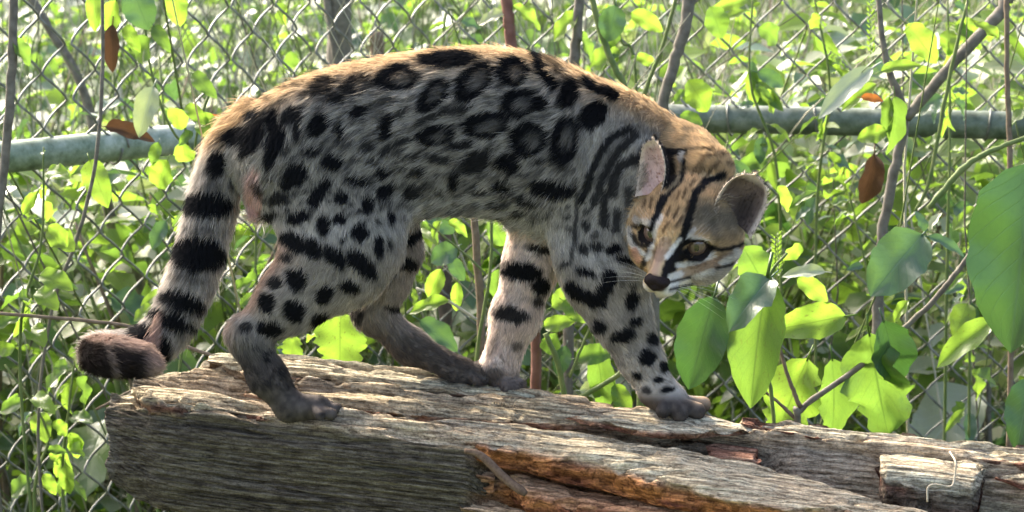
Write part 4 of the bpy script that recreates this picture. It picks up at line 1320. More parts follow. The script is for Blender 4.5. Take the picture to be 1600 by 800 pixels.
# ================================================================== leaves
def leaf_mat(name, refl, refl2, trans, tfac, rough=.38, spec=.5, vein=(1.5, 1.5, 1.4), spots=0.0):
    m, nt, out = new_mat(name)
    tc = N(nt, 'ShaderNodeTexCoord'); oi = N(nt, 'ShaderNodeObjectInfo')
    sx = N(nt, 'ShaderNodeSeparateXYZ'); nt.links.new(tc.outputs['UV'], sx.inputs[0])
    def math_(op, a, b=None, c=None):
        n = N(nt, 'ShaderNodeMath', operation=op)
        for i, x in enumerate((a, b, c)):
            if x is None: continue
            if isinstance(x, (int, float)): n.inputs[i].default_value = x
            else: nt.links.new(x, n.inputs[i])
        return n.outputs[0]
    ax = math_('ABSOLUTE', math_('SUBTRACT', sx.outputs[0], .5))
    mid = math_('SUBTRACT', 1.0, math_('SMOOTH_MIN', math_('MULTIPLY', ax, 34.0), 1.0, .3))
    mid = math_('MAXIMUM', mid, 0.0)
    ph = math_('SUBTRACT', math_('MULTIPLY', sx.outputs[1], 9.0), math_('MULTIPLY', ax, 5.5))
    tri = math_('ABSOLUTE', math_('SUBTRACT', math_('FRACT', ph), .5))
    side = math_('MAXIMUM', math_('SUBTRACT', 1.0, math_('MULTIPLY', tri, 14.0)), 0.0)
    veins = math_('MAXIMUM', mid, math_('MULTIPLY', side, .55))
    ns = N(nt, 'ShaderNodeTexNoise', Scale=6.0, Detail=5.0); nt.links.new(tc.outputs['UV'], ns.inputs['Vector'])
    vadd = N(nt, 'ShaderNodeVectorMath', operation='ADD'); nt.links.new(tc.outputs['UV'], vadd.inputs[0])
    rv = N(nt, 'ShaderNodeCombineXYZ'); nt.links.new(math_('MULTIPLY', oi.outputs['Random'], 37.0), rv.inputs[0]); nt.links.new(math_('MULTIPLY', oi.outputs['Random'], 91.0), rv.inputs[1])
    nt.links.new(rv.outputs[0], vadd.inputs[1]); nt.links.new(vadd.outputs[0], ns.inputs['Vector'])
    def mix(fac, a, b):
        n = N(nt, 'ShaderNodeMix', data_type='RGBA')
        if isinstance(fac, (int, float)): n.inputs['Factor'].default_value = fac
        else: nt.links.new(fac, n.inputs['Factor'])
        for nm, x in (('A', a), ('B', b)):
            if isinstance(x, tuple): n.inputs[nm].default_value = x + (1,)
            else: nt.links.new(x, n.inputs[nm])
        return n.outputs['Result']
    base = mix(ns.outputs['Fac'], refl, refl2)
    base = mix(math_('MULTIPLY', oi.outputs['Random'], .45), base, tuple(c * f for c, f in zip(refl, (1.5, 1.15, .7))))
    basev = mix(math_('MULTIPLY', veins, .7), base, tuple(min(c * v, .8) for c, v in zip(refl2, vein)))
    if spots:
        n3 = N(nt, 'ShaderNodeTexNoise', Scale=14.0, Detail=3.0); nt.links.new(vadd.outputs[0], n3.inputs['Vector'])
        rp = ramp(nt, n3.outputs['Fac'], [(.62, (0, 0, 0)), (.67, (1, 1, 1))])
        basev = mix(math_('MULTIPLY', rp.outputs[0], spots), basev, (.10, .06, .02))
    tcol = mix(ns.outputs['Fac'], trans, tuple(c * f for c, f in zip(trans, (1.25, 1.12, .8))))
    vo = N(nt, 'ShaderNodeTexVoronoi', Scale=26.0, feature='DISTANCE_TO_EDGE'); nt.links.new(vadd.outputs[0], vo.inputs['Vector'])
    net = ramp(nt, vo.outputs['Distance'], [(.0, (1, 1, 1)), (.09, (0, 0, 0))])
    tcol = mix(math_('MULTIPLY', net.outputs[0], .3), tcol, tuple(c * .5 for c in trans))
    tcol = mix(math_('MULTIPLY', veins, .85), tcol, tuple(c * .45 for c in trans))
    if spots:
        tcol = mix(math_('MULTIPLY', rp.outputs[0], spots), tcol, (.08, .05, .01))
    b = N(nt, 'ShaderNodeBsdfPrincipled', Roughness=rough); b.inputs['Specular IOR Level'].default_value = spec
    nt.links.new(basev, b.inputs['Base Color'])
    bp = N(nt, 'ShaderNodeBump', Strength=.35, Distance=.002); nt.links.new(math_('SUBTRACT', ns.outputs['Fac'], math_('MULTIPLY', veins, .8)), bp.inputs['Height']); nt.links.new(bp.outputs[0], b.inputs['Normal'])
    t = N(nt, 'ShaderNodeBsdfTranslucent'); nt.links.new(tcol, t.inputs['Color'])
    mx = N(nt, 'ShaderNodeMixShader', Fac=tfac); nt.links.new(b.outputs[0], mx.inputs[1]); nt.links.new(t.outputs[0], mx.inputs[2])
    nt.links.new(mx.outputs[0], out.inputs[0])
    return m


LM = {
    'bright': leaf_mat('leaf_young', (.10, .17, .025), (.13, .20, .03), (.22, .39, .045), .54, spots=.5),
    'mid': leaf_mat('leaf_green', (.055, .105, .025), (.075, .13, .03), (.15, .29, .04), .46, spots=.2),
    'dark': leaf_mat('leaf_dark', (.026, .060, .036), (.036, .074, .042), (.045, .12, .02), .32, .40, .6, (3.2, 2.6, 2.2)),
    'teal': leaf_mat('leaf_waxy', (.045, .095, .060), (.060, .115, .075), (.09, .20, .05), .28, .42, .6),
    'pale': leaf_mat('leaf_underside', (.24, .28, .22), (.30, .34, .27), (.25, .34, .12), .30, .5, .4),
    'brown': leaf_mat('leaf_dead', (.065, .038, .024), (.10, .06, .036), (.07, .038, .02), .18, .7, .25),
    'orange': leaf_mat('leaf_rusty', (.32, .12, .03), (.26, .10, .03), (.40, .15, .03), .3, .6, .3)}
stem_brown = gloss_mat('stem_bark', (.115, .085, .058), .85, (120.0, (.20, .155, .11)))
stem_grey = gloss_mat('stem_grey', (.095, .085, .068), .85, (90.0, (.18, .165, .135)))
stem_green = gloss_mat('stem_green', (.085, .13, .04), .6, (60.0, (.16, .19, .07)))
stem_red = gloss_mat('stem_red', (.13, .06, .045), .8, (60.0, (.21, .11, .085)))
straw_m = gloss_mat('dry_straw', (.36, .33, .23), .8, (9.0, (.52, .49, .38)))
SM = {'brown': stem_brown, 'grey': stem_grey, 'green': stem_green, 'red': stem_red, 'straw': straw_m}


def leaf_mesh(name, wr, droop, fold, wave, seed, tipp=1.6, nv=14, nu=6, ragged=0.0):
    r = np.random.default_rng(seed)
    V, UV = [], []
    for i in range(nv + 1):
        y = i / nv
        ea, eb = .60, .42 + .2 * tipp
        pk = ea / (ea + eb)
        w = wr * .5 * (y ** ea * (1 - y) ** eb) / (pk ** ea * (1 - pk) ** eb) if 0 < y < 1 else 0.004
        for j in range(nu + 1):
            a = (j / nu - .5) * 2
            ww = w * (1 + ragged * (r.random() - .5) * (abs(a) > .9))
            z = -droop * y * y + fold * abs(a) * w * 1.6 + wave * math.sin(y * 13 + a * 2.2 + seed) * abs(a) * w
            V.append((a * ww, y, z)); UV.append((j / nu, y))
    n = nu + 1
    Fq = [(i * n + j, i * n + j + 1, (i + 1) * n + j + 1, (i + 1) * n + j) for i in range(nv) for j in range(nu)]
    # petiole
    pv, pf = tube([(0, -.16, -.02), (0, -.07, .0), (0, .03, .004 - droop * .001)], .012, 5)
    k = len(V)
    V += pv.tolist(); UV += [(.5, 0)] * len(pv)
    Fq += [tuple(i + k for i in f) for f in pf]
    me = mesh_data(name, V, Fq, None, True)
    uvl = me.uv_layers.new(name='UVMap')
    li = np.zeros(len(me.loops), np.int32); me.loops.foreach_get('vertex_index', li)
    uvl.data.foreach_set('uv', np.array(UV, np.float32)[li].ravel())
    return me


SHAPES = {}
for sh, (wr, dr, fo, wa, tp__) in {'ovate': (.52, .22, .3, .26, 1.8), 'broad': (.72, .18, .24, .28, 1.6), 'narrow': (.36, .22, .3, .2, 1.8), 'lance': (.24, .2, .35, .15, 1.8),
                                   'heart': (.85, .16, .2, .25, 1.5), 'curl': (.45, .55, .7, .5, 1.4)}.items():
    for q in range(2):
        SHAPES[sh, q] = leaf_mesh('leaf', wr * (1 - .08 * q), dr * (1 + .6 * q), fo, wa, 3 + q * 5, tp__, ragged=.12)
SHAPES['rag', 0] = SHAPES['rag', 1] = leaf_mesh('leaf', .78, .1, .1, .3, 12, 1.2, nv=16, nu=8, ragged=.5)
LEAF = {}


def leaf_data(shape, q, tone):
    k = (shape, q, tone)
    if k not in LEAF:
        me = SHAPES[shape, q].copy(); me.name = 'leaf'; me.materials.append(LM[tone]); LEAF[k] = me
    return LEAF[k]


def put_leaf(parent, base, tip, tone, shape='ovate', nrm=None, width=1.0, q=None, name='leaf'):
    base, tip = np.asarray(base, float), np.asarray(tip, float)
    ax = tip - base; Ln = np.linalg.norm(ax); ax = ax / Ln
    if nrm is None:
        nrm = norm(CAM - base) * .8 + np.array((0, 0, .7)) + np.array([random.gauss(0, .35) for _ in range(3)])
    z = nrm - ax * (nrm @ ax); z = z / max(np.linalg.norm(z), 1e-6)
    x = np.cross(ax, z)
    o = bpy.data.objects.new(name, leaf_data(shape, random.randrange(2) if q is None else q, tone))
    M = Matrix(((x[0] * Ln * width, ax[0] * Ln, z[0] * Ln, base[0]), (x[1] * Ln * width, ax[1] * Ln, z[1] * Ln, base[1]), (x[2] * Ln * width, ax[2] * Ln, z[2] * Ln, base[2]), (0, 0, 0, 1)))
    pl = Matrix.Translation(Vector(parent.location))
    link(o, parent)
    o.matrix_local = pl.inverted() @ M
    return o


def put_stem(parent, pts, rad, mat='brown', n=8, samples=None, name='stem', knots=True):
    pts = np.asarray(pts, float)
    m = samples or max(8, len(pts) * 6)
    p = smooth_path(pts, m)
    r = np.interp(np.linspace(0, 1, m), np.linspace(0, 1, len(np.atleast_1d(rad))), np.atleast_1d(rad))
    if knots:
        r = r * (1 + .13 * np.sin(np.arange(m) * 2.3 + pts[0][0] * 50) * (np.arange(m) % 5 == 0))
        p = p + np.random.default_rng(int(abs(pts[0][0]) * 1e4) % 9999).normal(0, 1, p.shape) * r[:, None] * .10
    v, f = tube(p, r, n)
    return mobj(name, v, f, SM[mat], parent)


def stem_px(parent, pts, w_px, Y, mat='brown', ground=False, Y2=None):
    """stem through photo pixels at depth Y (to Y2); w_px: widths in pixels"""
    Ys = np.linspace(Y, Y if Y2 is None else Y2, len(pts))
    p = [P(u, v, y) for (u, v), y in zip(pts, Ys)]
    sc = np.linalg.norm(p[0] - CAM) / F_PX
    rad = [w * sc / 2 for w in np.atleast_1d(w_px)]
    if ground:
        e = p[-1]; gz = ground_z(e[0], e[1])
        p += [np.array((e[0] + .01, e[1] + .02, e[2] * .5 + gz * .5)), np.array((e[0], e[1] + .03, gz - .05))]
        rad += [rad[-1], rad[-1] * 1.1]
    return put_stem(parent, p, rad, mat)


def leaf_px(parent, b, t, Y, tone, shape='ovate', dY=0.0, width=1.0, face=None, q=None, name='leaf'):
    base, tip = P(b[0], b[1], Y), P(t[0], t[1], Y + dY)
    nr = None if face is None else norm(np.array(face, float))
    return put_leaf(parent, base, tip, tone, shape, nr, width, q, name)


def plant(name, u, Y, label, cat='plant', group=None):
    x = P(u, 400, Y)[0]
    return empty(name, (x, Y, ground_z(x, Y)), label, cat, group)


CF = (0, -1, .35)          # facing the camera
# ---- plants standing between the log and the fence
a = plant('big_leaf_plant', 1625, .05, 'plant with one very large hanging dark green leaf beside the log')
stem_px(a, [(1640, 180), (1625, 400), (1640, 700)], [8, 9, 10], .05, 'green', True)
leaf_px(a, (1616, 252), (1572, 545), .02, 'dark', 'ovate', -.05, 1.05, (-.35, -1, .45), 0)
leaf_px(a, (1612, 590), (1588, 700), .04, 'dark', 'ovate', -.03, 1.0, (-.3, -1, .2), 0)
leaf_px(a, (1640, 150), (1690, 330), .04, 'mid', 'ovate', -.03)

a = plant('forked_shrub', 1250, .22, 'leafy shrub with a forked brown twig rising behind the log', 'shrub')
stem_px(a, [(1522, 388), (1480, 445), (1440, 488), (1340, 575), (1252, 640), (1246, 690)], [7, 9, 9, 9, 9, 12], .22, 'grey', True)
stem_px(a, [(1214, 528), (1232, 590), (1250, 636)], [5, 6, 8], .22, 'brown')
stem_px(a, [(1178, 598), (1215, 628), (1244, 655)], [4, 5, 7], .22, 'brown')
leaf_px(a, (1322, 494), (1212, 512), .24, 'bright', 'ovate', -.02, 1.0, CF)
leaf_px(a, (1262, 560), (1208, 690), .30, 'bright', 'rag', 0, .75, (-.3, -1, .2))
leaf_px(a, (1300, 560), (1312, 690), .32, 'mid', 'ovate', 0, 1.0, (.3, -1, .2))
leaf_px(a, (1358, 520), (1385, 690), .20, 'mid', 'rag', .04, .62, (-.35, -1, .1))
leaf_px(a, (1380, 500), (1412, 610), .19, 'dark', 'ovate', .02, 1.05, CF)
leaf_px(a, (1555, 500), (1458, 562), .24, 'bright', 'narrow', 0, 1.1, (0, -1, .9))
leaf_px(a, (1442, 366), (1362, 456), .18, 'teal', 'broad', -.03, .95, (-.1, -1, .55), 0)
leaf_px(a, (1450, 370), (1512, 388), .18, 'teal', 'narrow', -.01, 1.0, (0, -1, 1.2))
leaf_px(a, (1452, 360), (1465, 330), .18, 'pale', 'ovate'); leaf_px(a, (1445, 362), (1436, 330), .18, 'teal', 'ovate')
leaf_px(a, (1420, 470), (1392, 500), .22, 'bright', 'ovate')

a = plant('hanging_leaf_plant', 1150, .16, 'plant with long drooping dark leaves just right of the cat\'s paw', 'plant')
stem_px(a, [(1230, 395), (1200, 440), (1195, 560), (1210, 690)], [4, 5, 6, 7], .16, 'green', True)
leaf_px(a, (1116, 462), (1074, 612), .14, 'dark', 'ovate', -.01, 1.0, (-.1, -1, .3), 0)
leaf_px(a, (1200, 428), (1162, 640), .12, 'mid', 'narrow', -.02, 1.15, (-.35, -1, .3), 0)
leaf_px(a, (1206, 432), (1140, 500), .12, 'teal', 'broad', -.04, .9, (-.2, -1, .9), 1)
leaf_px(a, (1205, 490), (1188, 575), .18, 'mid', 'ovate', 0, 1.0, CF)
leaf_px(a, (1160, 385), (1200, 450), .2, 'mid', 'broad', 0, 1.0, CF)
leaf_px(a, (1290, 425), (1225, 420), .2, 'pale', 'narrow', 0, 1.1, (0, -1, 1.0))
leaf_px(a, (1245, 435), (1300, 470), .22, 'bright', 'ovate', 0, 1.0, CF)
leaf_px(a, (1250, 380), (1228, 410), .2, 'bright', 'broad'); leaf_px(a, (1215, 290), (1240, 330), .2, 'bright', 'ovate')
leaf_px(a, (1275, 300), (1230, 320), .2, 'mid', 'narrow')
for i in range(26):                                                 # green flower spike
    t = i / 25
    leaf_px(a, (1214 + 4 * math.sin(i * 2.1), 400 - 62 * t + 30), (1214 + 9 * math.sin(i * 2.1), 392 - 62 * t + 30), .2, 'bright', 'ovate', .002 * math.cos(i * 2.1), name='bud')

a = plant('branching_shrub', 1395, .62, 'grey branching shrub whose thick diagonal limb crosses the fence rail', 'shrub')
stem_px(a, [(1580, -20), (1560, 22), (1480, 110), (1415, 186)], [19, 19, 17, 16], .62, 'grey')
stem_px(a, [(1372, -10), (1384, 90), (1412, 180), (1398, 262), (1382, 345), (1374, 420), (1372, 560), (1380, 760)], [8, 10, 14, 16, 17, 18, 20, 22], .62, 'grey', True)
stem_px(a, [(1512, 0), (1484, 118), (1452, 280), (1430, 330)], [5, 6, 6, 5], .58, 'green')
leaf_px(a, (1364, 106), (1278, 172), .50, 'pale', 'lance', -.03, 1.35, (-.2, -1, 1.0), 0)
leaf_px(a, (1415, 38), (1470, 98), .52, 'bright', 'ovate', 0, 1.0, CF)
leaf_px(a, (1376, 112), (1440, 90), .52, 'bright', 'narrow', 0, 1.0, (0, -1, .9))
leaf_px(a, (1370, 132), (1312, 168), .52, 'bright', 'narrow', 0, 1.0, (0, -1, .9))
leaf_px(a, (1398, 150), (1405, 245), .50, 'mid', 'ovate', 0, .75, (.5, -1, .2))
leaf_px(a, (1390, 150), (1384, 215), .50, 'mid', 'ovate', 0, .6, (-.5, -1, .2))
leaf_px(a, (1386, 205), (1340, 215), .50, 'bright', 'broad', 0, .95, CF)
leaf_px(a, (1345, 152), (1382, 153), .50, 'orange', 'narrow', 0, 1.2, (0, -1, .5), name='dead_leaf')
leaf_px(a, (1366, 240), (1358, 330), .55, 'brown', 'curl', 0, 1.0, CF, name='dead_leaf')
for i in range(30):
    t = i / 29
    leaf_px(a, (1361 + 3 * math.sin(i * 2.1), 85 - 85 * t), (1361 + 7 * math.sin(i * 2.1), 78 - 85 * t), .5, 'bright', 'ovate', .002 * math.cos(i * 2.1), name='bud')

a = plant('thin_sapling', 1577, .5, 'thin straight sapling with few leaves crossing the rail near the big leaf', 'sapling')
stem_px(a, [(1572, -10), (1574, 120), (1578, 260), (1580, 500), (1575, 760)], [8, 8, 9, 9, 10], .5, 'brown', True)
stem_px(a, [(1610, 212), (1540, 240), (1500, 268), (1450, 325)], [7, 9, 10, 8], .4, 'green')
leaf_px(a, (1578, 200), (1610, 160), .5, 'mid'); leaf_px(a, (1560, 60), (1530, 30), .5, 'bright')

a = plant('woody_sapling', 1050, .75, 'grey woody sapling rising behind the cat\'s shoulders', 'sapling')
stem_px(a, [(1078, -20), (1068, 50), (1050, 110), (1034, 175), (1025, 300), (1020, 700)], [20, 19, 17, 17, 18, 20], .75, 'grey', True)
stem_px(a, [(1110, -20), (1080, 8), (1066, 40)], [7, 8, 9], .75, 'grey')
stem_px(a, [(1058, -10), (1036, 70), (1006, 150), (990, 230)], [6, 6, 7, 7], .8, 'green')
leaf_px(a, (1075, 125), (1108, 175), .72, 'bright', 'broad', 0, 1.0, CF); leaf_px(a, (1062, 180), (1100, 192), .7, 'mid', 'broad', 0, .9, CF); leaf_px(a, (1070, 140), (1052, 160), .72, 'mid')
leaf_px(a, (1110, 10), (1130, 60), .8, 'mid', 'broad', 0, 1.0, CF)
a = plant('bent_stem_sapling', 940, .7, 'slim green stem bending down behind the cat\'s back with a dark round leaf', 'sapling')
stem_px(a, [(924, -10), (938, 50), (962, 110), (980, 160), (1000, 400), (1000, 700)], [9, 10, 10, 9, 10, 11], .7, 'green', True)
leaf_px(a, (962, 8), (950, 66), .68, 'teal', 'broad', 0, 1.0, CF); leaf_px(a, (985, 20), (1040, 45), .72, 'bright', 'ovate', 0, 1.0, CF)
a = plant('straight_sapling', 902, .85, 'straight grey sapling stem behind the middle of the cat\'s back', 'sapling')
stem_px(a, [(908, -20), (900, 60), (896, 140), (890, 400), (890, 700)], [15, 16, 17, 17, 18], .85, 'grey', True)
leaf_px(a, (905, 20), (860, 60), .85, 'bright'); leaf_px(a, (900, 50), (935, 90), .85, 'mid')
a = plant('reddish_sapling', 797, .8, 'reddish brown sapling stem rising over the cat\'s hips', 'sapling')
stem_px(a, [(790, -20), (795, 30), (800, 90), (828, 400), (838, 560), (836, 720)], [18, 18, 18, 17, 17, 18], .8, 'red', True)
leaf_px(a, (800, 10), (850, 40), .8, 'bright'); leaf_px(a, (790, 20), (745, 30), .8, 'pale')

a = plant('belly_shrub', 748, .5, 'bright leafy shrub seen in the gap under the cat\'s belly', 'shrub')
stem_px(a, [(738, 300), (745, 400), (752, 520), (750, 700)], [11, 12, 13, 13], .55, 'brown', True)
stem_px(a, [(768, 330), (766, 420), (745, 560), (740, 700)], [5, 5, 6, 7], .5, 'green', True)
stem_px(a, [(650, 450), (700, 470), (745, 500)], [4, 5, 5], .5, 'straw'); stem_px(a, [(670, 350), (730, 400), (760, 430)], [3, 4, 4], .5, 'green')
leaf_px(a, (702, 470), (636, 480), .45, 'bright', 'ovate', 0, .75, (0, -1, .8)); leaf_px(a, (690, 420), (668, 470), .48, 'bright', 'ovate', 0, 1.0, CF)
leaf_px(a, (655, 500), (720, 545), .45, 'teal', 'ovate', 0, .85, (0, -1, .8)); leaf_px(a, (715, 385), (672, 410), .5, 'teal', 'broad', 0, 1.0, CF)
leaf_px(a, (700, 400), (728, 440), .5, 'teal', 'ovate', 0, 1.0, CF); leaf_px(a, (715, 440), (712, 490), .5, 'bright', 'ovate', 0, .8, CF)
leaf_px(a, (700, 345), (735, 365), .5, 'bright'); leaf_px(a, (690, 345), (670, 370), .5, 'bright'); leaf_px(a, (765, 345), (790, 385), .6, 'mid', 'broad', 0, 1.0, CF)
leaf_px(a, (780, 420), (772, 470), .55, 'mid'); leaf_px(a, (650, 540), (690, 580), .5, 'mid')

a = plant('low_bright_herb', 900, .4, 'bright green herb with crossing twigs between the cat\'s front legs', 'plant')
stem_px(a, [(852, 520), (872, 570), (884, 640), (890, 760)], [8, 9, 9, 9], .4, 'green', True)
stem_px(a, [(1000, 555), (960, 590), (900, 625), (880, 640)], [6, 8, 8, 8], .38, 'green')
stem_px(a, [(935, 480), (910, 540), (890, 590)], [4, 4, 5], .4, 'green'); stem_px(a, [(880, 430), (930, 500), (1000, 600)], [3, 4, 4], .42, 'brown')
stem_px(a, [(838, 500), (836, 640), (836, 760)], [14, 15, 15], .45, 'red', True)
for bb, tt_, tn_, sh_ in (((862, 480), (905, 455), 'bright', 'broad'), ((850, 510), (895, 500), 'bright', 'ovate'), ((880, 470), (920, 500), 'bright', 'broad'), ((900, 560), (960, 545), 'mid', 'ovate'),
                          ((930, 540), (950, 650), 'mid', 'narrow'), ((885, 540), (870, 590), 'teal', 'ovate'), ((905, 610), (950, 605), 'pale', 'ovate'), ((870, 520), (850, 560), 'mid', 'ovate'),
                          ((960, 600), (985, 650), 'bright', 'ovate'), ((876, 420), (890, 455), 'bright', 'ovate')):
    leaf_px(a, bb, tt_, .42, tn_, sh_, random.uniform(-.03, .03), 1.0, CF)

a = plant('ragged_leaf_plant', 530, .25, 'plant with a ragged insect-eaten yellow leaf between the cat\'s hind legs', 'plant')
stem_px(a, [(532, 470), (531, 540), (536, 640), (540, 760)], [3, 4, 5, 6], .25, 'green', True)
leaf_px(a, (532, 488), (530, 590), .22, 'bright', 'rag', 0, .9, CF); leaf_px(a, (462, 525), (450, 572), .26, 'bright', 'rag', 0, .8, CF); leaf_px(a, (540, 560), (575, 600), .27, 'mid')

a = plant('climbing_vine', 300, .6, 'bright yellow-green vine climbing over the mossy rail', 'vine')
stem_px(a, [(330, 140), (312, 190), (304, 240), (296, 340), (290, 420), (285, 520), (280, 700)], [4, 4, 4, 5, 5, 5, 6], .52, 'green', True)
stem_px(a, [(225, 30), (236, 110), (262, 190), (300, 245)], [3, 4, 4, 4], .55, 'green')
for bb, tt_, tn_, sh_ in (((262, 170), (300, 205), 'bright', 'ovate'), ((290, 165), (322, 190), 'bright', 'ovate'), ((310, 185), (345, 212), 'bright', 'broad'), ((285, 222), (292, 262), 'bright', 'broad'),
                          ((248, 222), (236, 258), 'mid', 'ovate'), ((240, 135), (214, 205), 'pale', 'ovate'), ((300, 115), (332, 145), 'mid', 'ovate'), ((235, 60), (205, 95), 'mid', 'broad'),
                          ((205, -20), (232, 48), 'teal', 'broad'), ((272, -15), (280, 40), 'bright', 'broad'), ((182, 0), (160, 62), 'bright', 'ovate'), ((150, -10), (145, 40), 'bright', 'ovate'), ((240, 40), (262, 75), 'mid', 'ovate'),
                          ((195, 40), (215, 75), 'bright', 'ovate'), ((262, 250), (240, 300), 'bright', 'broad'), ((305, 270), (335, 300), 'bright', 'ovate'), ((300, 330), (270, 350), 'mid', 'ovate'),
                          ((140, 250), (165, 320), 'bright', 'ovate'), ((335, 200), (360, 225), 'bright', 'ovate'), ((300, 205), (280, 225), 'mid', 'ovate')):
    leaf_px(a, bb, tt_, .5, tn_, sh_, random.uniform(-.03, .03), 1.0, CF)
leaf_px(a, (176, 38), (170, 116), .5, 'brown', 'narrow', 0, 1.0, CF, name='dead_leaf'); leaf_px(a, (165, 198), (235, 206), .5, 'brown', 'curl', 0, .9, (0, -1, .4), name='dead_leaf'); leaf_px(a, (320, 184), (360, 190), .52, 'orange', 'narrow', 0, 1.2, (0, -1, .4), name='dead_leaf')

a = plant('grey_sapling', 18, .35, 'grey sapling stem standing before the mossy rail', 'sapling')
stem_px(a, [(22, -20), (18, 120), (8, 250), (-10, 420), (-12, 700)], [13, 14, 14, 14, 15], .35, 'grey', True)
leaf_px(a, (20, 60), (50, 100), .35, 'mid')
a = plant('thin_vine', 155, .4, 'long thin bare vine hanging across the mossy rail', 'vine')
stem_px(a, [(160, -20), (160, 120), (148, 262), (118, 380), (80, 490), (60, 700)], [5, 6, 6, 6, 5, 5], .42, 'grey', True)
a = plant('fallen_twig', 140, .30, 'bare brown twig reaching sideways behind the curled tail tip', 'twig')
stem_px(a, [(-20, 488), (120, 500), (210, 512), (300, 545), (380, 580), (470, 660)], [5, 6, 6, 6, 6, 6], .30, 'brown', True)
stem_px(a, [(150, 640), (230, 600), (330, 575)], [4, 5, 5], .34, 'brown')
a = plant('leaning_branch', 110, 1.5, 'thick brown branch leaning behind the wire mesh', 'branch')
stem_px(a, [(40, -20), (80, 50), (132, 145), (170, 330), (210, 430), (300, 760)], [12, 13, 14, 20, 22, 24], 1.5, 'grey', True)
a = plant('dead_tree', 530, 1.9, 'pale brown bare dead tree standing behind the fence corner', 'tree')
stem_px(a, [(522, -60), (530, 60), (534, 300), (536, 760)], [38, 38, 40, 44], 1.9, 'grey', True).name = 'trunk'
stem_px(a, [(505, -60), (515, 30), (530, 110)], [12, 13, 14], 1.88, 'grey').name = 'limb'
a = plant('dead_stump', 590, 2.1, 'short brown dead stump behind the fence corner', 'stump')
stem_px(a, [(588, 50), (590, 110), (592, 300), (592, 700)], [22, 26, 28, 30], 2.1, 'brown', True)


# ================================================================== filler plants beyond the fence
def filler(kind, x, y, h, nleaf, seed, label, group):
    r = np.random.default_rng(seed); random.seed(seed)
    gz = ground_z(x, y)
    a = empty(kind, (x, y, gz), label, 'plant' if 'shrub' not in kind else 'shrub', group)
    main = ['bright', 'mid', 'teal', 'pale', 'dark'][seed % 5]
    tones = {'understory_shrub': ['bright', 'bright', 'mid', 'mid', 'teal', 'pale'], 'broadleaf_plant': ['teal', 'mid', 'dark', 'bright', 'pale'], 'narrow_leaf_plant': ['mid', 'bright', 'pale', 'teal']}[kind]
    tones = [main] * 7 + tones[:4]
    shp = {'understory_shrub': ['ovate', 'ovate', 'broad'], 'broadleaf_plant': ['heart', 'broad'], 'narrow_leaf_plant': ['narrow', 'lance']}[kind]
    size = {'understory_shrub': .075, 'broadleaf_plant': .12, 'narrow_leaf_plant': .12}[kind]
    ns = 3
    tips = []
    for s in range(ns):
        an = r.uniform(0, 6.28); sp = r.uniform(.08, .32) * h
        top = np.array((x + sp * math.cos(an), y + sp * math.sin(an), gz + h * r.uniform(.75, 1.05)))
        mid = np.array((x + sp * .35 * math.cos(an) + r.normal(0, .03), y + sp * .35 * math.sin(an), gz + h * .5))
        put_stem(a, [(x + r.normal(0, .02), y, gz - .03), mid, top], [.006 + .003 * h, .005, .002], r.choice(['green', 'brown', 'green', 'grey']), 6, 12)
        tips.append((np.array((x, y, gz)), mid, top))
    for i in range(int(nleaf)):
        b0, mid, top = tips[i % ns]
        f = r.uniform(.12, 1.0) ** .7
        pos = (b0 * (1 - f) ** 2 + 2 * mid * f * (1 - f) + top * f * f)
        an = r.uniform(0, 6.28)
        out_ = np.array((math.cos(an), math.sin(an), r.uniform(-.7, .45)))
        L_ = size * r.uniform(.65, 1.35)
        b1 = pos + norm(out_) * L_ * .3
        put_leaf(a, b1, b1 + norm(out_) * L_, tones[r.integers(len(tones))], shp[r.integers(len(shp))], np.array((r.normal(0, .5), r.normal(-.45, .5), 1.0)))


half = lambda y: (y - CAM[1]) * .2364 + .15                       # half width of the view at depth y
KIND = [('understory_shrub', 'small-leaved shrub', 'small-leaved shrubs beyond the fence'),
        ('broadleaf_plant', 'heart-leaved plant', 'heart-leaved plants beyond the fence'),
        ('narrow_leaf_plant', 'narrow-leaved plant', 'narrow-leaved plants beyond the fence')]
fr = np.random.default_rng(21)
cnt = 0
seen_labels = set()
for row, (y, nrow, hmin, hmax) in enumerate(((1.32, 9, .5, 1.05), (1.65, 9, .5, 1.15), (2.05, 9, .4, 1.2), (2.6, 9, .4, 1.25), (3.3, 8, .5, 1.3), (4.2, 7, .6, 1.4))):
    for i in range(nrow):
        yy = y + fr.uniform(-.12, .18)
        xx = (-1 + 2 * (i + fr.uniform(.15, .85)) / nrow) * half(yy)
        k, lb, gr = KIND[(0, 1, 0, 2, 0, 2, 1)[(cnt + row) % 7]]
        hh = fr.uniform(hmin, hmax)
        tw = ['bright yellow-green', 'mid-green', 'bluish waxy green', 'silvery pale green', 'dark green'][(1000 + cnt) % 5]
        hw = 'tall' if hh > 1.0 else 'knee-high' if hh < .7 else 'waist-high'
        dw = 'right behind the fence' if yy < 1.9 else 'a few steps behind the fence' if yy < 3 else 'far behind the fence'
        lb = '%s %s with %s leaves %s' % (hw, lb, tw, dw)
        nl = 1.0
        if lb in seen_labels:
            nl = .5; lb = 'sparse ' + lb
        if lb in seen_labels: lb = lb.replace('sparse ', 'sparse leaning ')
        seen_labels.add(lb)
        filler(k, xx, yy, hh, {'understory_shrub': 16, 'broadleaf_plant': 10, 'narrow_leaf_plant': 12}[k] * nl, 1000 + cnt, lb, gr)
        cnt += 1


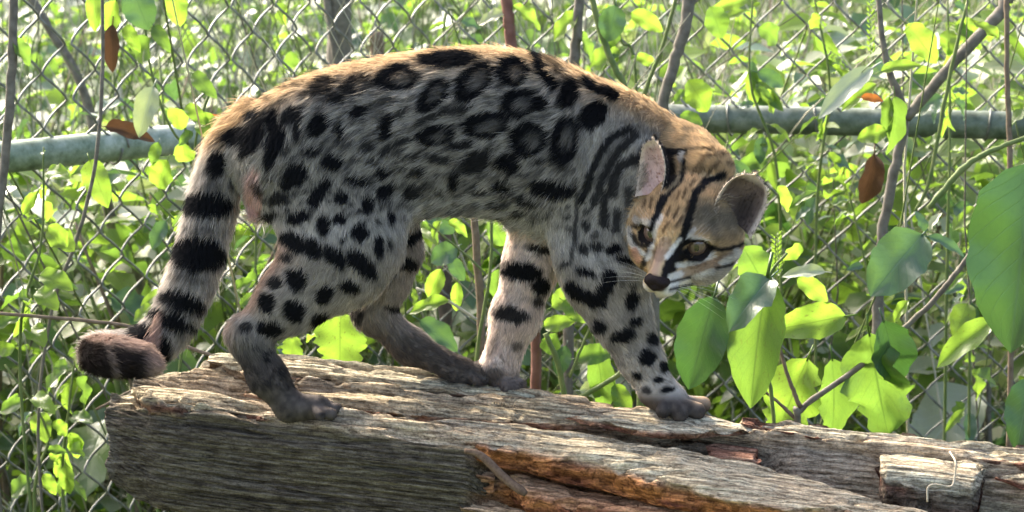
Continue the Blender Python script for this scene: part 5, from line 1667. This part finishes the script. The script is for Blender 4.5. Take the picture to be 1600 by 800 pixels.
vr = np.random.default_rng(77)
for i, (u, yv, v0, v1) in enumerate(((1130, .85, 250, 470), (1275, .9, 20, 330), (1480, .85, 30, 420), (1330, .8, 330, 560), (1545, .8, 330, 640), (60, .35, 260, 560), (245, .55, 330, 520), (395, .6, 360, 560),
                                     (560, .5, 500, 620), (660, .8, 330, 560), (985, .95, 10, 140), (1180, .95, 20, 300), (110, .5, 560, 780), (35, .45, 600, 790), (440, 1.3, 20, 110), (700, 1.4, 10, 60))):
    nm = ('straggling', 'twining', 'sprawling', 'drooping')[i % 4]
    place = ("below the right rail", "across the right rail", "beside the diagonal limb", "behind the forked twig", "behind the very large leaf", "before the left fence under the mossy rail", "below the vine on the mossy rail",
             "between the tail and the hind leg", "behind the ragged leaf", "behind the hind knee", "above the cat's shoulders", "above the cat's head", "under the curled tail tip", "by the log's sawn end", "above the cat's rump", "above the cat's hips")[i]
    a = plant('fence_creeper', u, yv, '%s thin green creeper with small bright leaves %s' % (nm, place), 'creeper', 'creepers on the fence')
    path = [(u + vr.normal(0, 18), v0 - 30), (u + vr.normal(0, 25), v0 * .6 + v1 * .4), (u + vr.normal(0, 25), v1)]
    stem_px(a, path, [3, 4, 5], yv, 'green', True)
    for k in range(int((v1 - v0) / 13)):
        f = vr.random(); uu = np.interp(f, [0, .4, 1], [q_[0] for q_ in path]); vv = v0 - 30 + f * (v1 - v0 + 30)
        an = vr.uniform(0, 6.28); L_ = vr.uniform(22, 52)
        b0_ = (uu + 10 * math.cos(an), vv + 10 * math.sin(an))
        random.seed(k + 50 * i)
        leaf_px(a, b0_, (b0_[0] + L_ * math.cos(an), b0_[1] + L_ * (.6 * math.sin(an) + .45)), yv + vr.normal(0, .04), ['bright', 'bright', 'mid', 'bright', 'teal'][vr.integers(5)], ['ovate', 'broad', 'ovate', 'narrow'][vr.integers(4)], vr.normal(0, .02))


# ================================================================== the mass of undergrowth
def cloud(name, n, yr, hfun, size, mats, label, seed, lance=False, cat='undergrowth'):
    r = np.random.default_rng(seed)
    y = yr[0] + (yr[1] - yr[0]) * r.random(n) ** 1.4
    x = (r.random(n) * 2 - 1) * ((y - CAM[1]) * .26 + .5) * np.where(np.arange(n) % 2 == 0, 1.0, 2.4)
    gz = (fbm(x * .35, y * .35, 0 * x, 5, 3) - .5) * .22 * sstep(0, 2.5, np.hypot(x, y - .5))
    hmax = hfun(x, y, r)
    z = gz + hmax * r.random(n) ** .8
    L_ = size * r.uniform(.5, 1.5, n) * (1 + .1 * (y - yr[0]))
    an = r.uniform(0, 2 * math.pi, n)
    ax = norm(np.stack([np.cos(an), np.sin(an), r.uniform(-.8, .5, n)], 1))
    nr = np.stack([r.normal(0, .55, n), r.normal(-.3, .55, n), np.ones(n)], 1)
    nr = norm(nr - ax * np.sum(nr * ax, 1, keepdims=True)); sd = np.cross(ax, nr)
    w = L_ * (.12 if lance else .30)
    p = np.stack([x, y, z], 1)
    prof = [(0, 0, 0), (.3, 1, -.02), (.62, .85, -.06), (1, 0, -.18), (.62, -.85, -.06), (.3, -1, -.02)]
    V = np.stack([p + ax * (L_ * a)[:, None] + sd * (w * b)[:, None] + nr * (L_ * (c + .08 * abs(b)))[:, None] for a, b, c in prof], 1)
    mid = np.stack([p + ax * (L_ * a)[:, None] + nr * (L_ * c)[:, None] for a, c in ((.3, -.02), (.62, -.06))], 1)
    V = np.concatenate([V, mid], 1)                              # 8 verts: outline + midrib
    k = np.arange(n)[:, None] * 8
    quads = np.concatenate([k + np.array([[6, 1, 2, 7]]), k + np.array([[5, 6, 7, 4]])])
    tris = np.concatenate([k + np.array([[0, 1, 6, 6]]), k + np.array([[0, 6, 5, 5]]), k + np.array([[7, 2, 3, 3]]), k + np.array([[4, 7, 3, 3]])])
    me = bpy.data.meshes.new(name)
    me.from_pydata(V.reshape(-1, 3).tolist(), [], [tuple(q) for q in quads.tolist()] + [tuple(q[:3]) for q in tris.tolist()])
    uvl = me.uv_layers.new(name='UVMap')
    UVv = np.tile(np.array([(.5, 0), (1, .3), (1, .62), (.5, 1), (0, .62), (0, .3), (.5, .3), (.5, .62)], np.float32), (n, 1))
    li = np.zeros(len(me.loops), np.int32); me.loops.foreach_get('vertex_index', li)
    uvl.data.foreach_set('uv', UVv[li].ravel())
    for m in mats: me.materials.append(LM[m])
    which = r.integers(0, len(mats), n)
    pm = np.concatenate([which, which, which, which, which, which]).astype(np.int32)
    me.polygons.foreach_set('material_index', pm)
    me.polygons.foreach_set('use_smooth', np.ones(len(me.polygons), bool))
    o = bpy.data.objects.new(name, me); link(o)
    return tag(o, label, cat, kind='stuff')


cloud('undergrowth', 30000, (1.3, 5.0), lambda x, y, r: .35 + .85 * fbm(x * 1.3, y * 1.3, 0 * x, 9, 2), .060, ['bright', 'mid', 'bright', 'bright', 'teal', 'mid', 'pale'], 'tangled low undergrowth of small green leaves beyond the fence', 5)
cloud('far_thicket', 36000, (4.5, 26.0), lambda x, y, r: .5 + 1.3 * fbm(x * .7, y * .5, 0 * x, 19, 2) * np.minimum(1, y / 7), .10, ['bright', 'mid', 'bright', 'bright', 'teal', 'mid', 'pale'], 'far sunlit green thicket filling the background', 6)
cloud('ground_weeds', 5000, (-.2, 1.25), lambda x, y, r: .12 + .4 * fbm(x * 2, y * 2, 0 * x, 29, 2), .06, ['bright', 'mid', 'teal'], 'low weeds growing along the foot of the fence', 7)


def straw(name, n, yr, hr, label, seed, mats, wr=(.0012, .003)):
    """dry stalks and twigs: thin three-sided stems, bent"""
    r = np.random.default_rng(seed)
    V, Fq, mi = [], [], []
    for i in range(n):
        y = r.uniform(*yr); x = r.uniform(-1, 1) * ((y - CAM[1]) * .26 + .3)
        h = r.uniform(*hr)
        lean = r.normal(0, .45, 2)
        p0 = np.array((x, y, ground_z(x, y) - .02 if i % 3 == 0 else -.02))
        p3 = p0 + np.array((lean[0] * h, lean[1] * h, h)); p1 = p0 + (p3 - p0) * .4 + r.normal(0, .05, 3); p2 = p0 + (p3 - p0) * .75 + r.normal(0, .06, 3)
        rad = r.uniform(*wr)
        base = len(V)
        for j, p in enumerate((p0, p1, p2, p3)):
            rr = rad * (1, .9, .75, .3)[j]
            for q in range(3):
                a_ = q * 2.094
                V.append((p[0] + rr * math.cos(a_), p[1] + rr * math.sin(a_), p[2]))
        for j in range(3):
            for q in range(3):
                Fq.append((base + j * 3 + q, base + j * 3 + (q + 1) % 3, base + (j + 1) * 3 + (q + 1) % 3, base + (j + 1) * 3 + q)); mi.append(i % len(mats))
    me = mesh_data(name, V, Fq, None, True)
    for m in mats: me.materials.append(SM[m])
    me.polygons.foreach_set('material_index', np.array(mi, np.int32))
    o = bpy.data.objects.new(name, me); link(o)
    return tag(o, label, 'dry stalks', kind='stuff')


straw('dry_stalks', 2600, (1.25, 4.5), (.5, 1.5), 'tangle of pale dry stalks and green stems beyond the fence', 11, ['straw', 'green', 'straw', 'grey', 'green'])
